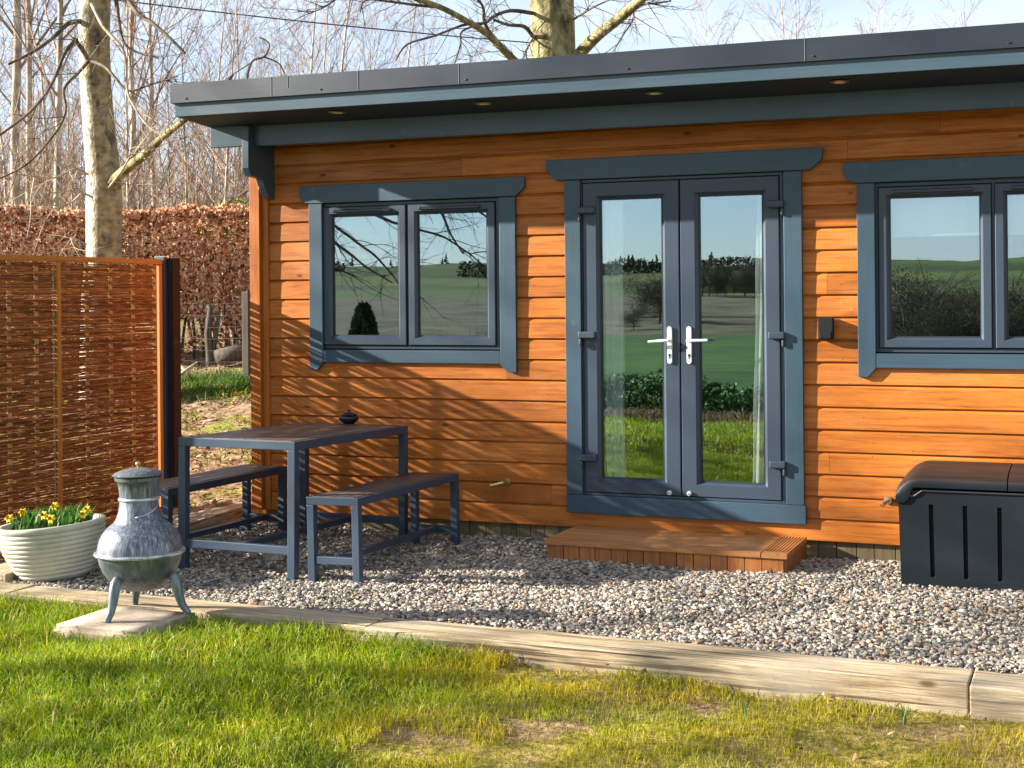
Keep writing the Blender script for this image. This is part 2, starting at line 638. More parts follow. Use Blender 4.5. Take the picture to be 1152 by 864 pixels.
t.color(t.ramp(t.noise(14, 5), [(.3, (.22, .17, .12)), (.6, (.45, .38, .3)), (.8, (.6, .53, .44))])).bump(t.noise(30, 5), .6, .01)
M['rock'] = t.mat
t = NT('cable', .6)
t.color((.03, .03, .03))
M['cable'] = t.mat

# ground: leaf litter behind, lawn soil in front, fields beyond
t = NT('ground', .95, .15)
w = t.wpos()
x, y, z = t.sep(w)
litter = t.ramp(t.noise(9, 7, src=w), [(.3, (.075, .045, .025)), (.5, (.22, .14, .08)), (.68, (.40, .28, .18))])
litter = t.mix(t.ramp(t.noise(1.4, 5, src=w), [(.50, 0), (.60, .85)]), litter, t.ramp(t.noise(18, 3, src=w), [(.3, (.06, .10, .01)), (.7, (.25, .25, .03))]))
lawn = t.ramp(t.noise(16, 6, src=w), [(.3, (.075, .075, .008)), (.5, (.20, .165, .02)), (.7, (.34, .25, .09))])
bare = t.ramp(t.math('ADD', t.noise(1.9, 5, src=w), t.math('MULTIPLY', x, .012)), [(.46, 0), (.54, 1)])
lawn = t.mix(t.math('MULTIPLY', bare, .8), lawn, t.ramp(t.noise(30, 5, src=w), [(.3, (.09, .05, .028)), (.7, (.36, .24, .13))]))
d = t.math('MULTIPLY', y, -1.0)
dn = t.math('ADD', d, t.math('MULTIPLY', t.math('SUBTRACT', t.noise(.03, 2, src=w), .5), 40.0))
near_f = t.ramp(t.noise(.5, 6, (.35, 1.4, 1), .7, src=w), [(.33, (.02, .055, .010)), (.5, (.045, .12, .016)), (.68, (.10, .17, .03))])
near_f = t.mix(t.ramp(t.noise(.07, 4, src=w), [(.45, 0), (.62, .6)]), near_f, (.035, .06, .014))
plough = t.ramp(t.noise(.2, 5, src=w), [(.33, (.055, .042, .024)), (.5, (.11, .09, .045)), (.68, (.16, .14, .065))])
hillc = t.voro(.009, (1, 1.8, 1), out='Color', src=w)
hsep = t.sep(hillc)
hill = t.ramp(hsep[0], [(0, (.05, .105, .02)), (.3, (.10, .135, .025)), (.5, (.07, .06, .03)), (.65, (.045, .05, .02)), (.8, (.13, .15, .035)), (1, (.03, .045, .02))])
band = t.ramp(t.math('DIVIDE', t.math('ADD', dn, t.math('MULTIPLY', x, .18)), 700.0), [(0, (.10, .14, .02)), (.33, (.11, .15, .022)), (.40, (.075, .06, .028)), (.47, (.17, .18, .035)),
                                                  (.56, (.05, .075, .018)), (.66, (.12, .15, .03)), (.74, (.04, .045, .018)), (.82, (.09, .125, .025))], 'CONSTANT')
hill = t.mix(.3, band, hill)
hill = t.mix(.4, hill, t.ramp(t.noise(.05, 8, (1, .35, 1), .68, src=w), [(.35, (.02, .03, .012)), (.65, (.13, .15, .04))]))
hill = t.mix(1.0, hill, (.80, .90, .62), 'MULTIPLY')
far = t.mix(t.ramp(t.math('DIVIDE', dn, 400.0), [(.235, 0), (.24, 1)]), near_f, plough)
far = t.mix(t.ramp(t.math('DIVIDE', dn, 400.0), [(.52, 0), (.53, 1)]), far, hill)
front = t.mix(t.ramp(t.math('DIVIDE', d, 40.0), [(.30, 0), (.33, 1)]), lawn, far)
c = t.mix(t.ramp(t.math('ADD', t.math('MULTIPLY', y, .1), .5), [(.24, 0), (.26, 1)]), front, litter)
t.color(c).bump(t.noise(25, 6, src=w), .8, .03)
M['ground'] = t.mat

rng = np.random.default_rng(7)
rnd = random.Random(11)

# ----------------------------------------------------------------------------- ground sheet
def smooth(a, b, x):
    t_ = np.clip((x - a) / (b - a), 0, 1)
    return t_ * t_ * (3 - 2 * t_)


def wobble(x, y):
    return .012 * np.sin(3.1 * x + 1.7 * y) + .009 * np.sin(7.3 * x - 5.1 * y + 1) + .006 * np.sin(13 * x + 11 * y)


def ground_z(x, y):
    x, y = np.asarray(x, float), np.asarray(y, float)
    back = .04 + .125 * np.clip(y - .3, 0, 8) + .03 * np.clip(y - 8.3, 0, 200) + wobble(x, y) * 1.5
    under = smooth(-5.75, -5.5, x) * (1 - smooth(3.6, 4.6, y))
    back = back * (1 - under) + (-.16) * under
    lawn = -.045 - .07 * smooth(-4.4, -.6, x) - .03 * smooth(-4, -8, y) * 0 - .16 * np.clip((-5 - y) / 6, 0, 1) + wobble(x, y)
    d = -y
    far = -.25 - 1.6 * smooth(12, 30, d) + 3.3 * smooth(75, 200, d) + (14.0 + 2.2 * np.sin(x * .016 + .9) + 1.2 * np.sin(x * .043)) * smooth(170, 620, d) ** 1.3 \
        + 3 * np.sin(x * .02) * smooth(620, 800, d)
    front = lawn * (1 - smooth(11, 12.5, d)) + far * smooth(11, 12.5, d)
    k = smooth(-2.62, -2.52, y)
    return front * (1 - k) + back * k


def axis(dense, far_, n):
    g = np.geomspace(1, far_, n)[1:]
    return np.concatenate([dense[0] - (g[::-1] - 1), np.arange(dense[0], dense[1], dense[2]), dense[1] + (g - 1)])


xs = axis((-11, 2, .1), 900, 90)
ys = axis((-8, 8, .1), 900, 110)
X, Y = np.meshgrid(xs, ys)
Z = ground_z(X, Y)
V = np.stack([X.ravel(), Y.ravel(), Z.ravel()], 1)
nx, ny = len(xs), len(ys)
ii = (np.arange(ny - 1)[:, None] * nx + np.arange(nx - 1)[None]).ravel()
Q = np.stack([ii, ii + 1, ii + nx + 1, ii + nx], 1)
setting(array_mesh('ground', V, Q, M['ground'], smooth=True))

def mesh_z(x, y):
    """height of the ground mesh itself (bilinear in its grid)"""
    i = int(np.clip(np.searchsorted(xs, x) - 1, 0, len(xs) - 2))
    j = int(np.clip(np.searchsorted(ys, y) - 1, 0, len(ys) - 2))
    a, b = (x - xs[i]) / (xs[i + 1] - xs[i]), (y - ys[j]) / (ys[j + 1] - ys[j])
    return float((Z[j, i] * (1 - a) + Z[j, i + 1] * a) * (1 - b) + (Z[j + 1, i] * (1 - a) + Z[j + 1, i + 1] * a) * b)


# gravel bed and pebbles
m = MB()
m.box(-5.62, 2.2, -2.32, .12, -.12, -.026)
setting(obj('gravel_bed', m, M['gravel_base']))


def scatter_pebbles(pts, rad):
    """low rounded stones, one closed island each"""
    g = np.linspace(-1, 1, 3)
    idx, vv = {}, []
    fs = []
    for ax in range(3):
        for s in (-1, 1):
            for a in range(2):
                for b in range(2):
                    q = []
                    for (da, db) in ((0, 0), (1, 0), (1, 1), (0, 1)):
                        p = [0, 0, 0]
                        p[ax] = s
                        p[(ax + 1) % 3] = g[a + da]
                        p[(ax + 2) % 3] = g[b + db]
                        k = tuple(p)
                        if k not in idx:
                            idx[k] = len(vv)
                            vv.append(p)
                        q.append(idx[k])
                    fs.append(q if s > 0 else q[::-1])
    base = np.array(vv, float)
    base /= np.linalg.norm(base, axis=1)[:, None]
    n, k = len(pts), len(base)
    B = base[None] * (1 + rng.normal(0, .17, (n, k, 1)))
    B = B * (rad[:, None, None] * np.stack([rng.uniform(.9, 1.6, n), rng.uniform(.7, 1.05, n), rng.uniform(.45, .75, n)], 1)[:, None, :])
    th = rng.uniform(0, 2 * np.pi, n)
    tl = rng.normal(0, .45, n)
    c, s = np.cos(th)[:, None], np.sin(th)[:, None]
    ct, st = np.cos(tl)[:, None], np.sin(tl)[:, None]
    x, y, z = B[..., 0], B[..., 1], B[..., 2]
    y, z = y * ct - z * st, y * st + z * ct
    x, y = x * c - y * s, x * s + y * c
    out = np.stack([x, y, z], -1) + pts[:, None, :]
    F = np.array(fs)[None] + (np.arange(n) * k)[:, None, None]
    return out.reshape(-1, 3), F.reshape(-1, 4)


def gravel_points():
    P, Rr = [], []
    for layer, (sp, z0) in enumerate(((.0172, -.016), (.0205, -.004))):
        gx = np.arange(-5.52, 1.6, sp)
        gy = np.arange(-2.305, .06, sp)
        a, b = np.meshgrid(gx, gy)
        a = (a + rng.uniform(-.5, .5, a.shape) * sp).ravel()
        b = (b + rng.uniform(-.5, .5, b.shape) * sp).ravel()
        keep = ~((b > .0) | ((a > -2.93) & (a < -1.62) & (b > -.57)) | ((a > -.9) & (a < .1) & (b > -.6)))
        a, b = a[keep], b[keep]
        hum = .008 * np.sin(2.1 * a + 1) * np.cos(3 * b) + .006 * np.sin(5 * a - 4 * b)
        r = rng.uniform(.0062, .0128, len(a)) * np.where(rng.random(len(a)) < .09, 1.4, 1)
        P.append(np.stack([a, b, z0 + hum + rng.uniform(-.005, .006, len(a))], 1))
        Rr.append(r)
    return np.concatenate(P), np.concatenate(Rr)


p_, r_ = gravel_points()
pv, pf = scatter_pebbles(p_, r_)
o = array_mesh('gravel', pv, pf, M['pebble'], smooth=False)
tag(o, 'mixed grey and buff pebble gravel covering the patio by the cabin', 'gravel', kind='stuff')


# ----------------------------------------------------------------------------- blades of grass
def blades(pts, h, wd, lean, nseg=2):
    """curved tapering blades: two quads and a tip triangle each"""
    n = len(pts)
    th = rng.uniform(0, 2 * np.pi, n)
    ld = rng.uniform(0, 2 * np.pi, n)
    lx, ly = np.cos(ld) * lean * h, np.sin(ld) * lean * h
    wx, wy = np.cos(th) * wd, np.sin(th) * wd
    V = np.zeros((n, 5, 3))
    for j, (t_, ww) in enumerate(((0, 1), (.55, .8))):
        cx = pts[:, 0] + lx * t_ ** 2
        cy = pts[:, 1] + ly * t_ ** 2
        cz = pts[:, 2] + h * t_
        V[:, j * 2] = np.stack([cx - wx * ww, cy - wy * ww, cz], 1)
        V[:, j * 2 + 1] = np.stack([cx + wx * ww, cy + wy * ww, cz], 1)
    V[:, 4] = np.stack([pts[:, 0] + lx, pts[:, 1] + ly, pts[:, 2] + h * np.maximum(.25, 1 - .35 * lean)], 1)
    b = np.arange(n)[:, None] * 5
    return V.reshape(-1, 3), b + np.array([[0, 1, 3, 2]]), b + np.array([[2, 3, 4]])


def nz(x, y, s, seed):
    """cheap smooth pattern noise"""
    r_ = np.random.default_rng(seed)
    o_ = np.zeros_like(x)
    for k in range(7):
        a, p, f = r_.uniform(0, 6.28), r_.uniform(0, 6.28), s * r_.uniform(.6, 2.2)
        o_ += np.sin((x * math.cos(a) + y * math.sin(a)) * f + p)
    return o_ / 7


def join(parts):
    vs, qs, ts, k = [], [], [], 0
    for v, q, t_ in parts:
        vs.append(v)
        qs.append(q + k)
        ts.append(t_ + k)
        k += len(v)
    return np.concatenate(vs), np.concatenate(qs), np.concatenate(ts)


def lawn_parts():
    n = 170000
    x = rng.uniform(-7.6, 1.6, n)
    y = rng.uniform(-5.2, -2.585, n)
    lush = 1 - smooth(-3.3, -1.6, x + .55 * nz(x, y, 1.8, 3) - .25 * (y + 3.4))
    edge = smooth(-2.95, -2.62, y) * (.35 + .65 * (nz(x, y, 2.6, 8) > -.1))
    bare = (nz(x, y, 4.2, 5) + .6 * nz(x, y, 9, 15) > .10) & (lush < .5)
    dens = np.where(lush > .5, 1.0, .95) * np.where(bare, .16, 1.0)
    slab = (x > -4.56) & (x < -4.05) & (y > -3.07)
    pot = (x < -4.9) & (y > -2.55)
    keep = (rng.uniform(0, 1, n) < dens) & ~slab & ~pot
    x, y, lush, edge, bare = [a[keep] for a in (x, y, lush, edge, bare)]
    tuft = .5 + .5 * nz(x, y, 7, 22)
    h = (.022 + .022 * rng.random(len(x))) * (1 - lush) + (.040 + .040 * rng.random(len(x)) + .032 * tuft) * lush
    h = h + edge * (.018 + .03 * rng.random(len(x))) * (.45 + .55 * lush)
    h *= np.where(bare, .6, 1)
    h = np.where(rng.random(len(x)) < .012, h * 1.7, h)
    z = ground_z(x, y) - .004
    v1 = blades(np.stack([x, y, z], 1), h, rng.uniform(.0011, .0026, len(x)) * (.75 + .5 * lush), rng.uniform(.15, 1.0, len(x)))
    n = 56000
    x = rng.uniform(-12, 4, n)
    y = rng.uniform(-10.15, -5.2, n)
    z = ground_z(x, y) - .004
    h = .035 + .05 * rng.random(n) + .03 * (nz(x, y, 3, 2) > .2)
    v2 = blades(np.stack([x, y, z], 1), h, rng.uniform(.004, .008, n), rng.uniform(.2, .9, n))
    return join([v1, v2])


lv, lq, lt = lawn_parts()
o = array_mesh('lawn_grass', lv, lq, M['grass'], tris=lt)
tag(o, 'sunlit lawn grass, lush green at left and mossy yellow at right', 'grass', kind='stuff')


def thatch():
    n = 22000
    x, y = rng.uniform(-4.2, 1.6, n), rng.uniform(-5.0, -2.62, n)
    k = (nz(x, y, 4.2, 5) + .6 * nz(x, y, 9, 15) + .25 * rng.standard_normal(n) > .02) & (x > -3.4 + .5 * nz(x, y, 2, 3))
    x, y = x[k], y[k]
    return blades(np.stack([x, y, ground_z(x, y) + .001], 1), rng.uniform(.012, .03, len(x)), rng.uniform(.0009, .0018, len(x)), rng.uniform(1.0, 2.6, len(x)))


tv_, tq_, tt_ = thatch()
tag(array_mesh('dead_thatch', tv_, tq_, M['dry_grass'], tris=tt_), 'dead straw coloured thatch lying in the worn mossy lawn', 'thatch', kind='stuff')


def leaf_cards(pts, size, flat=.0, curl=.25, asp=.55):
    """pointed leaves, two triangles-and-quad folded along the midrib"""
    n = len(pts)
    d = rng.normal(0, 1, (n, 3))
    d[:, 2] *= (1 - flat)
    d /= np.linalg.norm(d, axis=1)[:, None]
    r = rng.normal(0, 1, (n, 3))
    if flat > 0:
        r[:, 2] *= (1 - flat)
    u = np.cross(d, r)
    if flat > .5:
        u = np.cross(d, np.array([[0, 0, 1.0]]) + rng.normal(0, .35, (n, 3)))
    u /= np.linalg.norm(u, axis=1)[:, None]
    nn = np.cross(d, u)
    s = size[:, None]
    V = np.zeros((n, 6, 3))
    V[:, 0] = pts - d * s * .5
    V[:, 1] = pts + u * s * asp * .5 - d * s * .08 + nn * s * curl * .5
    V[:, 2] = pts - u * s * asp * .5 - d * s * .08 + nn * s * curl * .5
    V[:, 3] = pts + d * s * .5 + nn * s * curl * .6
    V[:, 4] = pts
    V[:, 5] = pts
    V = V[:, :5]
    b = np.arange(n)[:, None] * 5
    T = np.concatenate([b + np.array([[0, 1, 4]]), b + np.array([[4, 1, 3]]), b + np.array([[0, 4, 2]]), b + np.array([[4, 3, 2]])])
    return V.reshape(-1, 3), np.zeros((0, 4), int), T


# dead leaves: on the lawn edge, and thick behind the cabin
def fallen():
    a = rng.uniform(-5.6, 0.4, 60)
    b = -2.62 - np.abs(rng.normal(0, .10, 60))
    a2, b2 = rng.uniform(-5.5, .2, 34), rng.uniform(-4.3, -2.7, 34)
    x, y = np.concatenate([a, a2]), np.concatenate([b, b2])
    v1 = leaf_cards(np.stack([x, y, ground_z(x, y) + rng.uniform(.012, .045, len(x))], 1), rng.uniform(.022, .048, len(x)), .7)
    n = 9000
    x, y = rng.uniform(-11.5, -5.5, n), rng.uniform(-.4, 8.5, n)
    k = ~((x > -5.75) & (y < 0.4)) & (nz(x, y, 2.5, 31) > -.35)
    x, y = x[k], y[k]
    v2 = leaf_cards(np.stack([x, y, ground_z(x, y) + rng.uniform(.004, .03, len(x))], 1), rng.uniform(.035, .085, len(x)), .75)
    return join([v1, v2])


fv, fq, ft = fallen()
o = array_mesh('fallen_leaves', fv, None, M['dead_leaf'], tris=ft)
tag(o, 'brown fallen leaves strewn on bare soil and lawn edge', 'leaves', kind='stuff')


def rough_growth():
    out = []
    # bright grass patch before the hedge, yellow moss and weeds nearer
    n = 9000
    x, y = rng.uniform(-11.5, -5.6, n), rng.uniform(.2, 8, n)
    c1 = at(243, 425, 15.5)
    g = (np.exp(-((x - c1.x) / .75) ** 2 - ((y - c1.y) / .55) ** 2) + .5 * (nz(x, y, 2.2, 41) > .28)) > rng.random(n)
    x, y = x[g], y[g]
    out.append(blades(np.stack([x, y, ground_z(x, y)], 1), rng.uniform(.04, .12, len(x)), rng.uniform(.003, .007, len(x)), rng.uniform(.3, 1.0, len(x))))
    n = 4200
    x, y = c1.x + rng.normal(0, .42, n), c1.y + rng.normal(0, .35, n)
    out.append(blades(np.stack([x, y, ground_z(x, y)], 1), rng.uniform(.06, .17, n), rng.uniform(.003, .006, n), rng.uniform(.3, 1.0, n)))
    return join(out)


v, q, t_ = rough_growth()
o = array_mesh('wild_grass', v, q, M['wild_grass'], tris=t_)
tag(o, 'rough green grass growing on the bank before the copper hedge', 'grass', kind='stuff')
n = 6000
x, y = rng.uniform(-9.5, -5.72, n), rng.uniform(-.5, 4.5, n)
k = nz(x, y, 3.4, 52) > .12
x, y = x[k], y[k]
v, q, t_ = leaf_cards(np.stack([x, y, ground_z(x, y) + rng.uniform(.0, .07, len(x))], 1), rng.uniform(.03, .07, len(x)), .3)
o = array_mesh('moss_and_weeds', v, None, M['moss'], tris=t_)
tag(o, 'yellow green moss and low weeds on the bank beside the cabin', 'weeds', kind='stuff')

# ----------------------------------------------------------------------------- the cabin
cabin = empty('timber_cabin', (-2.0, 1.8, 0))
tag(cabin, 'orange stained timber cabin with blue grey trims and flat roof', 'cabin')
XL, XR, YB = -5.36, 1.75, 3.6
BP, B0 = .1323, .086


def clip_z(poly, lo, hi):
    for (lim, s) in ((lo, 1), (hi, -1)):
        out = []
        for i in range(len(poly)):
            a, b = poly[i], poly[(i + 1) % len(poly)]
            ia, ib = (a[1] - lim) * s >= 0, (b[1] - lim) * s >= 0
            if ia:
                out.append(a)
            if ia != ib:
                f = (lim - a[1]) / (b[1] - a[1])
                out.append((a[0] + f * (b[0] - a[0]), lim))
        poly = out
        if len(poly) < 3:
            return []
    return poly


WIN_Z = (1.165, 2.20)
openings = [(-4.875, -3.53, WIN_Z[0], WIN_Z[1]), (-3.0, -1.70, .285, 2.285), (-1.195, .155, WIN_Z[0], WIN_Z[1])]
m = MB()
for k in range(20):
    z0, z1 = B0 + BP * k, B0 + BP * (k + 1)
    prof = [(.045, z0), (.0015, z0), (-.0025, z0 + .004), (0, z0 + BP - .021), (.0135, z0 + BP - .0045), (.0135, z1 - .0008), (.045, z1 - .0008)]
    cuts = sorted({z0, z1} | {zz for o_ in openings for zz in o_[2:] if z0 < zz < z1})
    joints = [XL + .06 + rnd.uniform(.9, 2.2)] if k % 2 else [XL + .06 + rnd.uniform(2.4, 4.5)]
    joints.append(joints[0] + rnd.uniform(2.2, 3.2))
    for a, b in zip(cuts[:-1], cuts[1:]):
        pl = clip_z(prof, a, b)
        if len(pl) < 3:
            continue
        segs = [(XL + .02, XR)]
        mid = (a + b) / 2
        for (x0, x1, zz0, zz1) in openings:
            if zz0 < mid < zz1:
                segs = [s for (p, q_) in segs for s in ((p, min(q_, x0)), (max(p, x1), q_)) if s[1] - s[0] > .001]
        for j in joints:
            segs = [s for (p, q_) in segs for s in ((p, min(q_, j - .0007)), (max(p, j + .0007), q_)) if s[1] - s[0] > .001]
        for (p, q_) in segs:
            m.prism(pl, 'x', p, q_)
wall = obj('wall', m, M['clad'], cabin)
# side and back walls, plain boarding, and the room inside
m = MB()
m.box(XL, XL + .045, .047, YB, .1, 2.72)
m.box(XR - .045, XR, .047, YB, .1, 2.72)
m.box(XL + .046, XR - .046, YB - .045, YB, .1, 2.5)
obj('side_wall', m, M['clad'], cabin)
m = MB()
m.box(XL + .05, XR - .05, .10, YB - .05, .2, .26)
m.box(XL + .05, XR - .05, .10, YB - .05, 2.42, 2.44)
m.box(XL + .05, XR - .05, YB - .11, YB - .05, .262, 2.418)
m.box(XL + .048, XL + .10, .10, YB - .112, .262, 2.418)
m.box(XR - .10, XR - .048, .10, YB - .112, .262, 2.418)
obj('interior_lining', m, M['room'], cabin)

# corner board, batten
m = MB()
m.box(-5.395, -5.315, -.052, .05, .09, 2.60)
m.box(-5.3135, -5.268, -.018, .05, .09, 2.60)
obj('corner_board', m, M['clad_upright'], cabin, bevel=.003)
# plinth of upright pallet-like boards
m = MB()
x = XL + .03
while x < XR:
    w_ = rnd.uniform(.095, .125)
    m.box(x, x + w_ - .005, .028 + rnd.uniform(0, .004), .05, -.10, .096)
    x += w_
obj('plinth', m, M['plinth_wood'], cabin)

# roof: gently falling to the back; every long piece dips slightly to the right as in the photograph
XRL, SLY, SLX = -5.545, .075, -.0045
def rz(x, y, z):
    return z + SLX * (x - XRL) - SLY * (y + .69)


def slab_(mb, x0, x1, y0, y1, z0, z1, mi=0, level=False):
    f = (lambda x, y, z: z + SLX * (x - XRL)) if level else rz
    vs = [(x, y, f(x, y, z)) for z in (z0, z1) for (x, y) in ((x0, y0), (x1, y0), (x1, y1), (x0, y1))]
    mb.add(vs, [(0, 3, 2, 1), (4, 5, 6, 7), (0, 1, 5, 4), (1, 2, 6, 5), (2, 3, 7, 6), (3, 0, 4, 7)], mi)


m = MB()
slab_(m, XRL + .03, 2.0, -.66, 4.0, 2.752, 2.93)
roof = obj('roof', m, M['roof_felt'], cabin)
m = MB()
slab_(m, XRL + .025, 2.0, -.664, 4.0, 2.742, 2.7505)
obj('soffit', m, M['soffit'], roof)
m = MB()
slab_(m, XRL, 2.0, -.69, -.666, 2.741, 2.835, level=True)
slab_(m, XRL, XRL + .024, -.664, 4.0, 2.741, 2.835)
obj('fascia', m, M['fascia'], roof, bevel=.002)
m = MB()
slab_(m, XRL - .022, 2.0, -.712, -.692, 2.826, 2.952, level=True)
slab_(m, XRL - .022, 2.0, -.690, -.62, 2.944, 2.952, level=True)
slab_(m, XRL - .022, XRL - .002, -.690, 4.0, 2.826, 2.952)
for sx, hgt in ((-4.80, .126), (-4.68, .075), (-4.18, .12), (-3.50, .126), (-1.44, .126)):
    slab_(m, sx, sx + .004, -.7142, -.7121, 2.952 - hgt, 2.951, 1, level=True)
for sx in (-5.45, -4.45, -3.46, -2.45, -1.40, -.4):
    slab_(m, sx, sx + .012, -.717, -.7122, 2.848, 2.858, 2, level=True)
obj('flashing', m, [M['flashing'], M['sealant'], M['seal']], roof, bevel=.0015)
# beam under the eaves, its stub beyond the gable, and the side bracket
m = MB()
slab_(m, -5.2185, 2.0, -.26, -.20, 2.575, 2.72, level=True)
slab_(m, XRL + .003, -5.2715, -.295, -.25, 2.575, 2.715, level=True)
obj('eaves_beam', m, M['fascia'], cabin, bevel=.003)
m = MB()
m.prism([(.06, 2.70), (-.325, 2.705), (-.327, 2.423), (-.295, 2.371), (-.164, 2.363), (-.131, 2.311), (-.071, 2.232), (.06, 2.232)], 'x', -5.27, -5.22)
obj('bracket', m, M['fascia'], cabin, bevel=.003)
m = MB()
m.box(-5.305, -5.285, -.075, -.053, 2.30, 2.345)
obj('metal_clip', m, M['chrome'], cabin, bevel=.002)
m0 = MB()
m0.lathe([(.052, 0), (.055, -.004), (.046, -.009), (.036, -.008), (.034, -.002)], n=24)
m1 = MB()
m1.lathe([(.0335, -.001), (.0335, -.0045), (.012, -.0055)], n=20)
for k, sx in enumerate((-4.42, -3.41, -2.335, -1.28, -.22)):
    e = obj('soffit_spotlight', m0, M['brass'], cabin, local=True, auto=40)
    zz = rz(sx, -.55, 2.7415)
    e.location = (sx + 2.0, -.55 - 1.8, zz)
    b = obj('lens', m1, M['white_plastic'], e, local=True)


# --- windows
def window(x0, name='window'):
    """x0: outer left of the timber surround (facade measure)"""
    wd = 1.522
    wl = Vector((W(x0 + wd / 2, 1.62, 0)[0], 0, 1.62))
    yf = .012
    m = MB()
    a, _ = W(x0 + .100, 0, yf)
    b, _ = W(x0 + wd - .108, 0, yf)
    _, zb = W(0, 1.205, yf)
    _, zt = W(0, 2.185, yf)
    mid = (a + b) / 2
    th = .022
    m.box(a, a + th, yf - .008, .075, zb, zt)
    m.box(b - th, b, yf - .008, .075, zb, zt)
    m.box(a + th, b - th, yf - .008, .075, zt - th, zt)
    m.box(a + th, b - th, yf - .008, .075, zb, zb + th)
    m.box(mid - .008, mid + .008, yf - .004, .075, zb + th, zt - th)
    win = empty(name, Vector((mid, 0, zb)) - world_loc(cabin))
    win.parent = cabin
    obj('frame', m, M['upvc'], win, bevel=.002)
    for (l, r_) in ((a + th + .004, mid - .010), (mid + .010, b - th - .004)):
        c0, c1, d0, d1 = l, r_, zb + th + .004, zt - th - .004
        s = .062
        m = MB()
        yo = -.012
        # mitred casement: four trapezoids with a sloping inner bead
        def ring(i, y):
            return [(c0 + i, y, d0 + i), (c1 - i, y, d0 + i), (c1 - i, y, d1 - i), (c0 + i, y, d1 - i)]
        rings = [ring(0, .06), ring(0, yo + .004), ring(.004, yo), ring(s - .018, yo), ring(s - .012, yo + .008), ring(s, yo + .022), ring(s, .06)]
        vs = [p for rg in rings for p in rg]
        fs = []
        for i in range(len(rings) - 1):
            for k in range(4):
                fs.append((i * 4 + k, i * 4 + (k + 1) % 4, (i + 1) * 4 + (k + 1) % 4, (i + 1) * 4 + k))
        m.add(vs, fs)
        obj('casement', m, M['upvc'], win)
        m = MB()
        i, y = s - .0035, yo + .0185
        gsk = [(c0 + i, d0 + i, c1 - i, d1 - i)]
        for (xa, za, xb, zb_) in gsk:
            g_ = .007
            m.box(xa, xa + g_, y, y + .02, za, zb_)
            m.box(xb - g_, xb, y, y + .02, za, zb_)
            m.box(xa + g_, xb - g_, y, y + .02, za, za + g_)
            m.box(xa + g_, xb - g_, y, y + .02, zb_ - g_, zb_)
        obj('gasket', m, M['seal'], win)
        m = MB()
        m.box(c0 + s - .006, c1 - s + .006, .0195, .0235, d0 + s - .006, d1 - s + .006)
        obj('pane', m, M['glass'], win)
        m = MB()
        m.box(c0 + .085, c1 - .10, yo - .018, yo - .001, d1 - .038, d1 - .018)
        obj('trickle_vent', m, M['black_gloss'], win, bevel=.004)
    # timber surround
    yt = -.03
    g = lambda x, z: W(x, z, yt)
    L, Rr = x0, x0 + wd
    zbt = 1.058
    m = MB()
    # side boards with a cut foot, running below the sill
    for (p, q_, inner) in ((L, L + .102, 1), (Rr - .112, Rr, -1)):
        a1, a2 = g(p, 0)[0], g(q_, 0)[0]
        zt_, zl = g(0, 2.188)[1], g(0, zbt)[1]
        if inner == 1:
            poly = [(a1, zl), (a2 - .045, zl), (a2, zl + .05), (a2, zt_), (a1, zt_)]
        else:
            poly = [(a2, zl), (a2, zt_), (a1, zt_), (a1, zl + .05), (a1 + .02, zl + .028), (a1 + .055, zl)]
        m = MB()
        m.prism(poly, 'y', -.03, -.004)
        obj('side_trim', m, M['trim_z'], win, bevel=.003)
    m = MB()
    a1, a2 = g(L + .103, 0)[0], g(Rr - .113, 0)[0]
    m.box(a1, a2, -.028, -.004, g(0, 1.112)[1], g(0, 1.196)[1])
    obj('sill_board', m, M['trim_x'], win, bevel=.003)
    m = MB()
    a1, a2 = g(L - .074, 0)[0], g(Rr + .066, 0)[0]
    zl, zt_ = g(0, 2.192)[1], g(0, 2.315)[1]
    arc = [(a1 + .085 - .085 * math.cos(R(t)), zl + .06 - .06 * math.sin(R(t))) for t in (90, 65, 40, 20, 0)]
    poly = arc + [(a1, zt_), (a2, zt_), (a2, zl + .055), (a2 - .06, zl)]
    m.prism(poly, 'y', -.034, -.004)
    obj('header_board', m, M['trim_x'], win, bevel=.003)
    return win


window(-4.955)
window(-1.277)

